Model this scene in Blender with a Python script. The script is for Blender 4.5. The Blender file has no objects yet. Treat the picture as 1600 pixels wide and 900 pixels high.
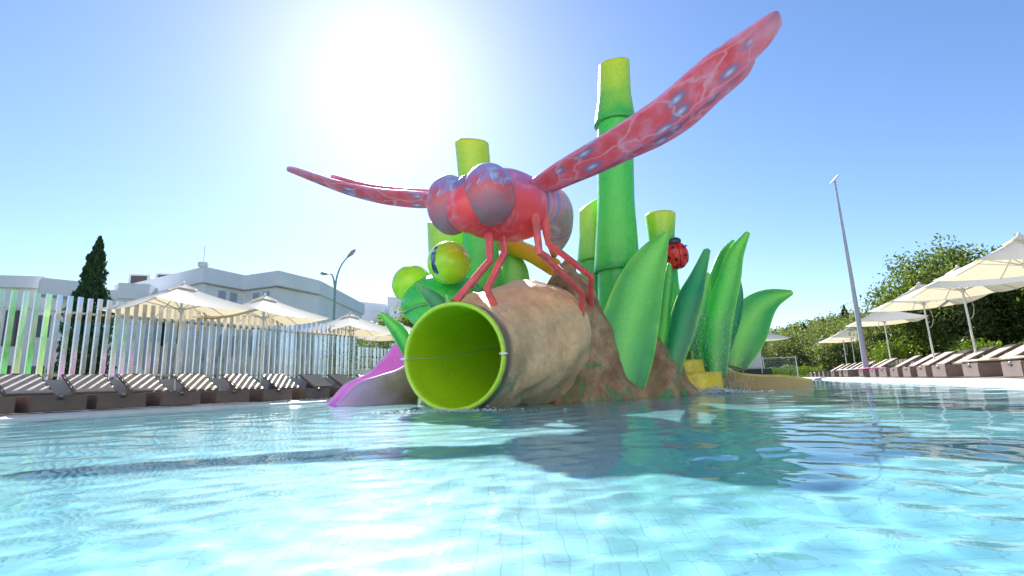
import bpy, bmesh, math, random
import numpy as np
from mathutils import Matrix, Vector, noise as mnoise
R = math.radians
sc = bpy.context.scene
COL = sc.collection
random.seed(7)
rng = np.random.default_rng(11)

# ------------------------------------------------------------------ camera
cam = bpy.data.cameras.new('camera')
cam.lens = 18; cam.sensor_width = 36; cam.clip_start = .02; cam.clip_end = 3000
cam_o = bpy.data.objects.new('camera', cam); COL.objects.link(cam_o); sc.camera = cam_o
cam_o.matrix_world = Matrix.Translation((0, 0, .28)) @ Matrix.Rotation(R(100.7), 4, 'X') @ Matrix.Rotation(R(-2.06), 4, 'Z')

# ------------------------------------------------------------------ sky, sun, exposure
SUN_EL, SUN_AZ = 34.75, -14.6
world = bpy.data.worlds.new('World'); sc.world = world; world.use_nodes = True
wt = world.node_tree; bg = wt.nodes['Background']
sky = wt.nodes.new('ShaderNodeTexSky'); sky.sky_type = 'NISHITA'; sky.sun_disc = False
sky.sun_elevation = R(SUN_EL); sky.sun_rotation = R(SUN_AZ)
sky.air_density = 1.0; sky.dust_density = .3; sky.ozone_density = 2.6
hs = wt.nodes.new('ShaderNodeHueSaturation'); hs.inputs['Saturation'].default_value = 1.08
tint = wt.nodes.new('ShaderNodeMix'); tint.data_type = 'RGBA'; tint.blend_type = 'MULTIPLY'; tint.inputs[0].default_value = 1
tint.inputs[7].default_value = (.90, .92, 1.0, 1)      # the camera's cool white balance
wt.links.new(sky.outputs[0], tint.inputs[6]); wt.links.new(tint.outputs[2], hs.inputs['Color']); wt.links.new(hs.outputs[0], bg.inputs[0])
bg.inputs[1].default_value = .05
sun_dir = Vector((math.sin(R(SUN_AZ)) * math.cos(R(SUN_EL)), math.cos(R(SUN_AZ)) * math.cos(R(SUN_EL)), math.sin(R(SUN_EL))))
sun = bpy.data.lights.new('sun', 'SUN'); sun.energy = 2.5; sun.angle = R(.5); sun.color = (1, .97, .93)
sun.cycles.is_caustics_light = True
sun_o = bpy.data.objects.new('sun', sun); COL.objects.link(sun_o)
sun_o.rotation_euler = (-sun_dir).to_track_quat('-Z', 'Y').to_euler()
vs = sc.view_settings
vs.view_transform = 'Standard'; vs.look = 'None'; vs.gamma = 1; vs.use_curve_mapping = False
vs.exposure = 2.0
cy = sc.cycles
cy.use_denoising = True; cy.caustics_refractive = True; cy.caustics_reflective = False
cy.max_bounces = 10; cy.diffuse_bounces = 4; cy.glossy_bounces = 4; cy.transmission_bounces = 8; cy.transparent_max_bounces = 16
cy.sample_clamp_indirect = 8

# ------------------------------------------------------------------ node and mesh helpers
def new_mat(name):
    m = bpy.data.materials.new(name); m.use_nodes = True
    t = m.node_tree
    return m, t, t.nodes['Principled BSDF']
def nd(t, kind, **kw):
    n = t.nodes.new('ShaderNode' + kind)
    for k, v in kw.items():
        if k in n.inputs: n.inputs[k].default_value = v
        else: setattr(n, k, v)
    return n
def ln(t, a, ao, b, bi): t.links.new(a.outputs[ao], b.inputs[bi])
def c4(c): return (c[0], c[1], c[2], 1)
def ramp(t, stops, interp='LINEAR'):
    r = t.nodes.new('ShaderNodeValToRGB'); e = r.color_ramp.elements; r.color_ramp.interpolation = interp
    while len(e) < len(stops): e.new(.5)
    for x, (p, c) in zip(e, stops): x.position = p; x.color = c4(c) if len(c) == 3 else c
    return r
def mixc(t, fac, a, b, mode='MIX'):
    n = t.nodes.new('ShaderNodeMix'); n.data_type = 'RGBA'; n.blend_type = mode
    for i, v in ((0, fac), (6, a), (7, b)):
        if isinstance(v, (int, float)): n.inputs[i].default_value = v
        elif isinstance(v, tuple): n.inputs[i].default_value = c4(v)
        else: t.links.new(v, n.inputs[i])
    return n.outputs[2]
def math_n(t, op, a, b=0.0):
    n = t.nodes.new('ShaderNodeMath'); n.operation = op
    for i, v in ((0, a), (1, b)):
        if isinstance(v, (int, float)): n.inputs[i].default_value = v
        else: t.links.new(v, n.inputs[i])
    return n.outputs[0]
def coords(t, kind='Object', scale=None):
    c = t.nodes.new('ShaderNodeTexCoord'); o = c.outputs[kind]
    if scale is not None:
        mp = t.nodes.new('ShaderNodeMapping'); mp.inputs['Scale'].default_value = scale if isinstance(scale, tuple) else (scale,) * 3
        t.links.new(o, mp.inputs[0]); o = mp.outputs[0]
    return o
def noise_n(t, vec, scale, detail=4, rough=.55, dist=0):
    n = nd(t, 'TexNoise'); n.inputs['Scale'].default_value = scale; n.inputs['Detail'].default_value = detail
    n.inputs['Roughness'].default_value = rough; n.inputs['Distortion'].default_value = dist
    if vec is not None: t.links.new(vec, n.inputs['Vector'])
    return n.outputs['Fac']
def bump(t, b, height, strength=.3, dist=.02):
    n = nd(t, 'Bump'); n.inputs['Strength'].default_value = strength; n.inputs['Distance'].default_value = dist
    t.links.new(height, n.inputs['Height']); t.links.new(n.outputs[0], b.inputs['Normal'])
def plain(name, col, rough=.5, metal=0., var=.12, nscale=6, bmp=0., coat=0.):
    m, t, b = new_mat(name)
    v = coords(t)
    f = noise_n(t, v, nscale, 5)
    r = ramp(t, [(.3, tuple(x * (1 - var) for x in col)), (.7, tuple(min(1, x * (1 + var)) for x in col))])
    t.links.new(f, r.inputs[0]); t.links.new(r.outputs[0], b.inputs['Base Color'])
    b.inputs['Roughness'].default_value = rough; b.inputs['Metallic'].default_value = metal
    b.inputs['Coat Weight'].default_value = coat
    if bmp: bump(t, b, noise_n(t, v, nscale * 8, 4), bmp)
    return m
def fibreglass(name, stops, edge=None, ridge=None, rough=.32, blot=.25, axis=1, gain=1.):
    """airbrushed glass-fibre paint: colour runs along the piece (UV v), blotchy like spray paint; ridge = colour sprayed along the middle (UV u)"""
    m, t, b = new_mat(name)
    uv = coords(t, 'UV'); sp = nd(t, 'SeparateXYZ'); t.links.new(uv, sp.inputs[0])
    oc = coords(t)
    n1 = noise_n(t, oc, 2.2, 3)
    v = math_n(t, 'ADD', sp.outputs[axis], math_n(t, 'MULTIPLY', math_n(t, 'SUBTRACT', n1, .5), blot))
    g3 = lambda c: tuple(min(.82, x * gain) for x in c)
    r = ramp(t, [(p, g3(c)) for p, c in stops]); t.links.new(v, r.inputs[0])
    col = r.outputs[0]
    if ridge:
        u = math_n(t, 'ABSOLUTE', math_n(t, 'SUBTRACT', math_n(t, 'FRACT', math_n(t, 'MULTIPLY', sp.outputs[0], 2)), .5))
        dk = ramp(t, [(.05, (1, 1, 1)), (.20, (.50, .62, .55)), (.36, (.72, .82, .72)), (.46, (1.25, 1.2, 1.1))]); t.links.new(math_n(t, 'ADD', u, math_n(t, 'MULTIPLY', math_n(t, 'SUBTRACT', n1, .5), .3)), dk.inputs[0])
        col = mixc(t, .8, col, dk.outputs[0], 'MULTIPLY')
        ed = ramp(t, [(.34, (0, 0, 0)), (.48, (.85, .85, .85))]); t.links.new(math_n(t, 'ADD', u, math_n(t, 'MULTIPLY', math_n(t, 'SUBTRACT', n1, .5), .15)), ed.inputs[0])  # pale edge highlight put into the sprayed colour
        col = mixc(t, ed.outputs[0], col, g3(edge or (.30, .50, .08)))
        rr = ramp(t, [(0, (1, 1, 1)), (.10, (.3, .3, .3)), (.2, (0, 0, 0))]); t.links.new(u, rr.inputs[0])
        col = mixc(t, math_n(t, 'MULTIPLY', rr.outputs[0], .75), col, g3(ridge))
    fine = noise_n(t, oc, 26, 5, .7)
    fr = ramp(t, [(.32, (.86, .86, .86)), (.62, (1, 1, 1))]); t.links.new(fine, fr.inputs[0])
    col = mixc(t, 1.0, col, fr.outputs[0], 'MULTIPLY')
    t.links.new(col, b.inputs['Base Color'])
    rg = ramp(t, [(.3, (rough - .08,) * 3), (.75, (rough + .14,) * 3)]); t.links.new(noise_n(t, oc, 7, 4), rg.inputs[0]); t.links.new(rg.outputs[0], b.inputs['Roughness'])
    bump(t, b, math_n(t, 'ADD', noise_n(t, oc, 40, 3), math_n(t, 'MULTIPLY', noise_n(t, oc, 5, 3), 2.)), .10, .012)
    return m

def link(name, me, parent=None):
    o = bpy.data.objects.new(name, me); COL.objects.link(o)
    if parent is not None: o.parent = parent
    return o
def tag(o, label=None, cat=None, group=None, kind=None):
    for k, v in (('label', label), ('category', cat), ('group', group), ('kind', kind)):
        if v: o[k] = v
    return o
def thing(name, label, cat, loc=(0, 0, 0), rz=0., group=None):
    o = bpy.data.objects.new(name, None); COL.objects.link(o); o.location = loc; o.rotation_euler = (0, 0, rz)
    o.empty_display_size = .1
    return tag(o, label, cat, group)
def copy_tree(o, parent=None):
    c = o.copy(); COL.objects.link(c); c.parent = parent
    for ch in list(o.children): copy_tree(ch, c)
    return c
def cat_rom(P, n):
    P = np.array(P, float); m = len(P); out = []
    Q = np.vstack([2 * P[0] - P[1], P, 2 * P[-1] - P[-2]])
    for s in np.linspace(0, m - 1, n):
        i = min(int(s), m - 2); t = s - i
        a, b, c, d = Q[i], Q[i + 1], Q[i + 2], Q[i + 3]
        out.append(.5 * (2 * b + (c - a) * t + (2 * a - 5 * b + 4 * c - d) * t * t + (3 * b - a - 3 * c + d) * t ** 3))
    return np.array(out)
def unit(v): v = np.asarray(v, float); return v / (np.linalg.norm(v) + 1e-12)

class MB:
    """collects shapes; build() links them as one mesh object with UVs"""
    def __init__(s): s.v = []; s.f = []; s.uv = []; s.n = 0; s.mi = []
    def add(s, verts, faces, uvs=None, mi=0):
        verts = np.asarray(verts, float).reshape(-1, 3)
        s.v.append(verts)
        for k, f in enumerate(faces):
            s.f.append([i + s.n for i in f]); s.uv.extend(uvs[k] if uvs is not None else [(0, 0)] * len(f)); s.mi.append(mi)
        s.n += len(verts); return s
    def loft(s, rings, close=True, caps=True, v0=0., v1=1., mi=0):
        rings = np.asarray(rings, float); n, m = rings.shape[:2]
        F = []; U = []; mm = m if close else m - 1
        for i in range(n - 1):
            for j in range(mm):
                k = (j + 1) % m
                F.append((i * m + j, i * m + k, (i + 1) * m + k, (i + 1) * m + j))
                a, b = v0 + (v1 - v0) * i / (n - 1), v0 + (v1 - v0) * (i + 1) / (n - 1)
                d = mm if close else m - 1
                U.append([(j / d, a), ((j + 1) / d, a), ((j + 1) / d, b), (j / d, b)])
        if caps and close:
            F.append(tuple(range(m))[::-1]); U.append([(.25, v0)] * m)
            F.append(tuple((n - 1) * m + j for j in range(m))); U.append([(.25, v1)] * m)
        return s.add(rings.reshape(-1, 3), F, U, mi)
    def tube(s, pts, rad, m=10, n=None, caps=True, squash=1., ref=(0, 0, 1), mi=0):
        P = np.array(pts, float); rad = np.broadcast_to(np.array(rad, float), (len(P),))
        if n: PR = cat_rom(np.hstack([P, rad[:, None]]), n); P, rad = PR[:, :3], np.maximum(PR[:, 3], .002)
        T = np.gradient(P, axis=0); rings = []
        for p, t, r in zip(P, T, rad):
            t = unit(t); a = np.cross(t, ref)
            if np.linalg.norm(a) < .05: a = np.cross(t, (1, 0, 0))
            a = unit(a); b = np.cross(a, t)
            ang = np.linspace(0, 2 * math.pi, m, endpoint=False)
            rings.append(p + r * (np.cos(ang)[:, None] * a + squash * np.sin(ang)[:, None] * b))
        return s.loft(rings, caps=caps, mi=mi)
    def bar(s, pts, w, mi=0):
        """square-section bar with mitred bends"""
        P = np.array(pts, float); rings = []
        for i, p in enumerate(P):
            d0 = unit(P[i] - P[i - 1]) if i else unit(P[1] - P[0]); d1 = unit(P[i + 1] - P[i]) if i < len(P) - 1 else d0
            t = unit(d0 + d1); k = 1 / max(.5, t @ d0)
            a = unit(np.cross(t, (0.35, 1, .12))); b = np.cross(a, t)
            wi = w[i] if hasattr(w, '__len__') else w
            rings.append([p + wi * (x * a + y * k * b) for x, y in ((.6, 1), (1, .6), (1, -.6), (.6, -1), (-.6, -1), (-1, -.6), (-1, .6), (-.6, 1))])
        return s.loft(rings, mi=mi)
    def box(s, c, d, rz=0., mi=0, ry=0.):
        x, y, z = (k / 2 for k in d)
        V = np.array([(i, j, k) for i in (-x, x) for j in (-y, y) for k in (-z, z)])
        if ry: V = V @ np.array([[math.cos(ry), 0, -math.sin(ry)], [0, 1, 0], [math.sin(ry), 0, math.cos(ry)]])
        if rz: V = V @ np.array([[math.cos(rz), math.sin(rz), 0], [-math.sin(rz), math.cos(rz), 0], [0, 0, 1]])
        F = [(0, 1, 3, 2), (4, 6, 7, 5), (0, 4, 5, 1), (2, 3, 7, 6), (0, 2, 6, 4), (1, 5, 7, 3)]
        return s.add(V + np.array(c), F, [[(0, 0), (1, 0), (1, 1), (0, 1)]] * 6, mi)
    def ellip(s, c, r, axes=None, m=24, n=14, mi=0):
        A = np.eye(3) if axes is None else np.array(axes, float)
        rings = []
        for i in range(n + 1):
            th = math.pi * (i + (.02 if i == 0 else -.02 if i == n else 0)) / n
            ring = []
            for j in range(m):
                ph = 2 * math.pi * j / m
                q = np.array([r[0] * math.sin(th) * math.cos(ph), r[1] * math.sin(th) * math.sin(ph), -r[2] * math.cos(th)])
                ring.append(np.array(c) + q @ A)
            rings.append(ring)
        return s.loft(rings, mi=mi)
    def prism(s, poly, z0, z1, mi=0):
        n = len(poly)
        V = [(x, y, z0) for x, y in poly] + [(x, y, z1) for x, y in poly]
        F = [(i, (i + 1) % n, n + (i + 1) % n, n + i) for i in range(n)] + [tuple(range(n))[::-1], tuple(range(n, 2 * n))]
        return s.add(V, F, None, mi)
    def mesh(s, name, mats, smooth=True, angle=None, bevel=0.):
        me = bpy.data.meshes.new(name)
        me.from_pydata(np.vstack(s.v).tolist(), [], s.f)
        uv = me.uv_layers.new(name='UVMap'); uv.data.foreach_set('uv', np.array(s.uv, float).ravel())
        for x in (mats if isinstance(mats, (list, tuple)) else [mats]): me.materials.append(x)
        if any(s.mi): me.polygons.foreach_set('material_index', s.mi)
        bm = bmesh.new(); bm.from_mesh(me)
        bmesh.ops.recalc_face_normals(bm, faces=bm.faces)
        if bevel: bmesh.ops.bevel(bm, geom=bm.edges[:], offset=bevel, segments=2, affect='EDGES', clamp_overlap=True)
        bm.to_mesh(me); bm.free()
        if smooth:
            me.polygons.foreach_set('use_smooth', [True] * len(me.polygons))
            me.set_sharp_from_angle(angle=R(angle if angle else 45))
        me.update(); return me
    def build(s, name, mats, parent=None, **kw): return link(name, s.mesh(name, mats, **kw), parent)

def raw_mesh(name, V, F, mat, smooth=False):
    """big meshes straight from arrays (all faces with the same corner count)"""
    V = np.ascontiguousarray(V, dtype=np.float32).reshape(-1, 3); F = np.ascontiguousarray(F, dtype=np.int32); k = F.shape[1]
    me = bpy.data.meshes.new(name)
    me.vertices.add(len(V)); me.vertices.foreach_set('co', V.ravel())
    me.loops.add(F.size); me.loops.foreach_set('vertex_index', F.ravel())
    me.polygons.add(len(F)); me.polygons.foreach_set('loop_start', np.arange(0, F.size, k, dtype=np.int32))
    me.materials.append(mat)
    if smooth: me.polygons.foreach_set('use_smooth', np.ones(len(F), dtype=bool))
    me.update(calc_edges=True); return me

BLADES=[
  ('big',[(1.633, 8.4, -0.049, 0.676), (1.735, 8.48, 0.539, 0.943), (1.901, 8.56, 1.119, 0.985), (2.171, 8.64, 1.833, 0.812), (2.483, 8.72, 2.407, 0.515), (2.779, 8.8, 2.816, 0.114)],5,'light'),
  ('slim',[(2.338, 8.9, 0.424, 0.285), (2.539, 8.975, 0.972, 0.336), (2.69, 9.05, 1.543, 0.297), (2.824, 9.125, 2.019, 0.232), (2.913, 9.2, 2.368, 0.094)],30,'mid'),
  ('dark',[(2.624, 8.95, 0.156, 0.285), (2.772, 9.0, 0.632, 0.401), (2.953, 9.05, 1.076, 0.475), (3.185, 9.1, 1.649, 0.46), (3.413, 9.15, 2.122, 0.28), (3.633, 9.2, 2.597, 0.13)],-30,'dark'),
  ('back',[(3.307, 10.0, 0.847, 0.298), (3.574, 10.067, 1.408, 0.379), (3.803, 10.133, 1.925, 0.308), (4.002, 10.2, 2.352, 0.104)],0,'light'),
  ('pairleft',[(3.751, 10.5, 0.543, 0.57), (3.872, 10.54, 1.06, 0.735), (4.089, 10.58, 1.722, 0.666), (4.331, 10.62, 2.335, 0.487), (4.548, 10.66, 2.796, 0.356), (4.811, 10.7, 3.152, 0.11)],25,'mid'),
  ('bright',[(3.985, 10.3, 0.302, 0.38), (4.034, 10.34, 0.845, 0.539), (4.185, 10.38, 1.491, 0.573), (4.48, 10.42, 2.22, 0.477), (4.693, 10.46, 2.768, 0.349), (5.04, 10.5, 3.27, 0.109)],-25,'light'),
  ('teal',[(4.197, 10.8, 0.473, 0.24), (4.457, 10.85, 1.066, 0.378), (4.716, 10.9, 1.609, 0.356), (4.883, 10.95, 2.029, 0.249), (4.959, 11.0, 2.377, 0.098)],20,'dark'),
  ('arch',[(4.711, 11.2, 0.481, 0.497), (4.849, 11.26, 0.851, 0.81), (5.096, 11.32, 1.296, 0.933), (5.446, 11.38, 1.721, 0.744), (5.838, 11.44, 1.978, 0.462), (6.351, 11.5, 2.117, 0.116)],-10,'mid'),
  ('leftarc',[(-1.757, 9.2, 0.634, 0.228), (-1.904, 9.133, 1.031, 0.273), (-2.073, 9.067, 1.316, 0.25), (-2.333, 9.0, 1.603, 0.091)],0,'mid'),
  ('frogleaf',[(-0.889, 7.3, 1.224, 0.239), (-1.015, 7.233, 1.386, 0.274), (-1.168, 7.167, 1.556, 0.2), (-1.347, 7.1, 1.717, 0.054)],20,'dark'),
  ('tiny',[(-0.864, 6.9, 1.349, 0.079), (-0.88, 6.9, 1.438, 0.079), (-0.905, 6.9, 1.519, 0.035)],0,'mid'),
  ('round',[(0.076, 9.7, 1.489, 0.415), (0.07, 9.767, 1.997, 0.545), (0.062, 9.833, 2.456, 0.528), (0.027, 9.9, 2.904, 0.204)],0,'pale'),
]
WING_FR=[((0.296, 6.56, 2.995), (0.465, 6.88, 2.92)), ((0.586, 6.39, 3.13), (0.696, 6.71, 2.929)), ((0.807, 6.26, 3.215), (0.967, 6.58, 2.996)), ((1.161, 6.06, 3.342), (1.286, 6.38, 3.062)), ((1.487, 5.86, 3.467), (1.65, 6.18, 3.189)), ((1.836, 5.66, 3.628), (2.018, 5.98, 3.329)), ((2.104, 5.46, 3.785), (2.336, 5.78, 3.492)), ((2.385, 5.26, 3.949), (2.605, 5.58, 3.666)), ((2.691, 5.06, 4.063), (2.857, 5.38, 3.842)), ((2.872, 4.92, 4.128), (3.014, 5.24, 3.967)), ((2.939, 4.84, 4.099), (3.152, 5.16, 4.162))]
WING_HR=[((0.367, 6.82, 3.024), (0.514, 7.08, 2.966)), ((0.765, 6.65, 3.174), (0.892, 6.91, 3.05)), ((1.183, 6.42, 3.331), (1.27, 6.68, 3.111)), ((1.574, 6.19, 3.474), (1.714, 6.45, 3.224)), ((1.945, 5.97, 3.633), (2.037, 6.23, 3.287)), ((2.206, 5.77, 3.81), (2.367, 6.03, 3.429)), ((2.483, 5.57, 3.987), (2.637, 5.83, 3.629)), ((2.704, 5.37, 3.965), (2.913, 5.63, 3.821)), ((2.815, 5.27, 3.898), (3.002, 5.53, 3.973))]
WING_FL=[((-0.851, 6.82, 2.965), (-0.887, 7.08, 2.833)), ((-1.066, 6.87, 2.993), (-1.108, 7.13, 2.859)), ((-1.417, 6.99, 3.082), (-1.403, 7.25, 2.913)), ((-1.97, 7.22, 3.234), (-1.92, 7.48, 3.076)), ((-2.583, 7.52, 3.483), (-2.533, 7.78, 3.348)), ((-3.108, 7.77, 3.737), (-3.109, 8.03, 3.657)), ((-3.544, 7.97, 3.953), (-3.588, 8.23, 3.93)), ((-3.718, 8.07, 4.004), (-3.813, 8.33, 4.064))]
WING_HL=[((-0.895, 7.17, 3.123), (-0.929, 7.43, 3.03)), ((-1.397, 7.32, 3.242), (-1.397, 7.58, 3.166)), ((-1.722, 7.47, 3.335), (-1.73, 7.73, 3.299)), ((-2.21, 7.72, 3.508), (-2.208, 7.98, 3.446)), ((-2.623, 7.97, 3.715), (-2.639, 8.23, 3.651)), ((-2.9, 8.12, 3.845), (-2.956, 8.38, 3.84)), ((-3.024, 8.22, 3.893), (-3.107, 8.48, 3.958))]
LEGS=[
  [(-0.291, 6.6, 2.271), (-0.271, 6.5, 1.884), (-0.705, 6.2, 1.301)],
  [(-0.131, 6.75, 2.31), (-0.078, 6.7, 2.041), (-0.328, 6.6, 1.522), (-0.235, 6.65, 1.305)],
  [(0.346, 6.7, 2.44), (0.388, 6.7, 2.024), (1.044, 7.5, 1.591), (1.044, 7.95, 0.966)],
  [(0.484, 6.9, 2.528), (0.534, 6.95, 2.214), (1.24, 7.8, 1.891), (1.257, 8.25, 1.297)],
]
# ------------------------------------------------------------------ setting: pool, deck, ground
POOL = [(-13.76, -3.), (2.83, -3.), (21.1, 40.), (9.13, 40.)]
LP, LD = np.array([-8.2, 8.2]), np.array([.47, .8827]); LN = np.array([-.8827, .47])      # left deck: a line along the lounger feet, and away from the pool
RP, RD = np.array([8.3, 8.6]), np.array([.391, .9204]); RN = np.array([.9204, -.391])
DECK = .08; DEPTH = -.24

def pool_reach(th):
    d = np.array([math.sin(th), math.cos(th)]); best = 1e9
    for i in range(4):
        a = np.array(POOL[i]); e = np.array(POOL[(i + 1) % 4]) - a
        t, s = np.linalg.solve(np.array([d, -e]).T, a)
        if t > 0 and -1e-6 <= s <= 1 + 1e-6: best = min(best, t)
    return best
def water_mat():
    m = bpy.data.materials.new('pool_water'); m.use_nodes = True; t = m.node_tree; t.nodes.clear()
    out = t.nodes.new('ShaderNodeOutputMaterial'); g = t.nodes.new('ShaderNodeBsdfGlass')
    g.inputs['Color'].default_value = (.87, .98, 1, 1)
    g.inputs['Roughness'].default_value = 0; g.inputs['IOR'].default_value = 1.2
    v = coords(t, 'Object', (1, 1.5, 1)); h = noise_n(t, v, 9, 3)
    n = nd(t, 'Bump'); n.inputs['Strength'].default_value = .12; n.inputs['Distance'].default_value = .01
    t.links.new(h, n.inputs['Height']); t.links.new(n.outputs[0], g.inputs['Normal'])
    t.links.new(g.outputs[0], out.inputs[0]); return m
def build_water():
    ths = np.concatenate([np.arange(-.95, .95, .003), np.arange(.95, 2 * math.pi - .95, .03)]); n = len(ths)
    rm = np.array([pool_reach(t) for t in ths]); K = 500
    r = .2 * (rm[:, None] / .2) ** np.linspace(0, 1, K)[None]
    X = r * np.sin(ths)[:, None]; Y = r * np.cos(ths)[:, None]; Z = np.zeros_like(X); sp = .0105 * r
    g = np.random.default_rng(4)
    for i in range(84):
        if i < 54: lam = .10 * (.28 / .10) ** g.random(); th = g.random() * math.pi; amp = .0014 * lam      # short crossing ripples
        else: lam = .25 * (1.0 / .25) ** g.random(); th = g.normal(math.pi / 2 + .25, .6); amp = .0007 * lam    # low swell
        kx, ky = math.cos(th) * 2 * math.pi / lam, math.sin(th) * 2 * math.pi / lam
        Z += amp * np.clip((lam / sp - 3) / 4, 0, 1) * np.sin(kx * X + ky * Y + g.random() * 6.28)
    # rings spreading from the slide mouth and the cascade
    for cx, cy_, a, lam in ((-.8, 6.1, .010, .42), (3.6, 9.3, .012, .5)):
        d = np.hypot(X - cx, Y - cy_); Z += a * np.exp(-d / 1.6) * np.sin(d * 2 * math.pi / lam) * np.clip((lam / sp - 3) / 4, 0, 1)
    V = np.stack([X, Y, Z], -1).reshape(-1, 3)
    I, J = np.meshgrid(np.arange(n), np.arange(K - 1), indexing='ij'); I2 = (I + 1) % n
    F = np.stack([I * K + J, I2 * K + J, I2 * K + J + 1, I * K + J + 1], -1).reshape(-1, 4)
    # close the small hole under the lens
    c = len(V); V = np.vstack([V, [[0, 0, 0]]]); i = np.arange(n)
    F = np.vstack([F, np.stack([np.full(n, c), ((i + 1) % n) * K, i * K, i * K], -1)])
    F4 = F[:-n]; me = raw_mesh('pool_water', V, F4, water_mat(), True)
    bm = bmesh.new(); bm.from_mesh(me); bm.verts.ensure_lookup_table()
    for k in range(n):
        f = bm.faces.new((bm.verts[c], bm.verts[int(((k + 1) % n) * K)], bm.verts[int(k * K)])); f.smooth = True
    bm.to_mesh(me); bm.free()
    o = link('pool_water', me); tag(o, kind='structure'); o.cycles.is_caustics_caster = True
    return o
build_water()

def tile_mat():
    m, t, b = new_mat('pool_mosaic')
    v = coords(t, 'Object'); oi = nd(t, 'ObjectInfo')
    br = nd(t, 'TexBrick'); br.offset = 0; br.squash = 1
    br.inputs['Scale'].default_value = 1; br.inputs['Brick Width'].default_value = .05; br.inputs['Row Height'].default_value = .05
    br.inputs['Mortar Size'].default_value = .0016; br.inputs['Mortar Smooth'].default_value = .2
    br.inputs['Color1'].default_value = (.27, .60, .66, 1); br.inputs['Color2'].default_value = (.34, .66, .72, 1); br.inputs['Mortar'].default_value = (.24, .48, .53, 1)
    t.links.new(v, br.inputs['Vector'])
    n = noise_n(t, v, 1.1, 4); r = ramp(t, [(.3, (.86, .93, .95)), (.7, (1, 1, 1))]); t.links.new(n, r.inputs[0])
    t.links.new(mixc(t, 1., br.outputs['Color'], r.outputs[0], 'MULTIPLY'), b.inputs['Base Color'])
    b.inputs['Roughness'].default_value = .4
    bump(t, b, br.outputs['Fac'], .3, -.004)
    return m
M_tile = tile_mat()
me = raw_mesh('pool_floor', [(x, y, DEPTH) for x, y in POOL], [(0, 1, 2, 3)], M_tile)
floor = tag(link('pool_floor', me), kind='structure'); floor.cycles.is_caustics_receiver = True

def stone_mat():
    m, t, b = new_mat('deck_stone'); v = coords(t)
    br = nd(t, 'TexBrick'); br.inputs['Scale'].default_value = 1; br.inputs['Brick Width'].default_value = .8; br.inputs['Row Height'].default_value = .4
    br.inputs['Mortar Size'].default_value = .004
    br.inputs['Color1'].default_value = (.62, .58, .52, 1); br.inputs['Color2'].default_value = (.56, .53, .48, 1); br.inputs['Mortar'].default_value = (.36, .33, .3, 1)
    t.links.new(v, br.inputs['Vector'])
    r = ramp(t, [(.3, (.85, .84, .82)), (.7, (1, 1, 1))]); t.links.new(noise_n(t, v, 2.5, 6), r.inputs[0])
    t.links.new(mixc(t, 1., br.outputs['Color'], r.outputs[0], 'MULTIPLY'), b.inputs['Base Color'])
    b.inputs['Roughness'].default_value = .6; bump(t, b, noise_n(t, v, 30, 4), .15); return m
def ring_mesh(name, inner, outer, z, zi, mat, zo=None):
    n = len(inner); zo = z if zo is None else zo
    V = [(x, y, z) for x, y in inner] + [(x, y, zo) for x, y in outer] + [(x, y, zi) for x, y in inner]
    F = [(i, n + i, n + (i + 1) % n, (i + 1) % n) for i in range(n)] + [(i, (i + 1) % n, 2 * n + (i + 1) % n, 2 * n + i) for i in range(n)]
    mb = MB(); mb.add(V, F); return mb.build(name, mat, smooth=False)
def grow(poly, d):
    out = []; n = len(poly)
    for i in range(n):
        p = np.array(poly[i]); a = unit(p - np.array(poly[i - 1])); b = unit(np.array(poly[(i + 1) % n]) - p)
        na, nb = np.array([a[1], -a[0]]), np.array([b[1], -b[0]]); k = unit(na + nb)
        out.append(tuple(p + k * d / (k @ na)))
    return out
COPE = grow(POOL, .34); DECKO = grow(POOL, 3.3)
M_cope = plain('coping_stone', (.78, .77, .74), .55, var=.06, nscale=3, bmp=.1)
tag(ring_mesh('pool_coping', POOL, COPE, .04, DEPTH - .02, M_cope, DECK + .006), kind='structure')
tag(ring_mesh('deck', COPE, DECKO, DECK, -.02, stone_mat()), kind='structure')
def ground_mat():
    m, t, b = new_mat('lawn_ground'); v = coords(t)
    r = ramp(t, [(.3, (.05, .09, .02)), (.55, (.09, .13, .03)), (.75, (.2, .17, .09))]); t.links.new(noise_n(t, v, .35, 8, .65), r.inputs[0])
    t.links.new(r.outputs[0], b.inputs['Base Color']); b.inputs['Roughness'].default_value = .9; bump(t, b, noise_n(t, v, 14, 6), .6, .05); return m
M_ground = ground_mat()
tag(ring_mesh('ground', DECKO, [(-900, -900), (900, -900), (900, 900), (-900, 900)], DECK - .03, -.3, M_ground), kind='structure')
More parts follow.
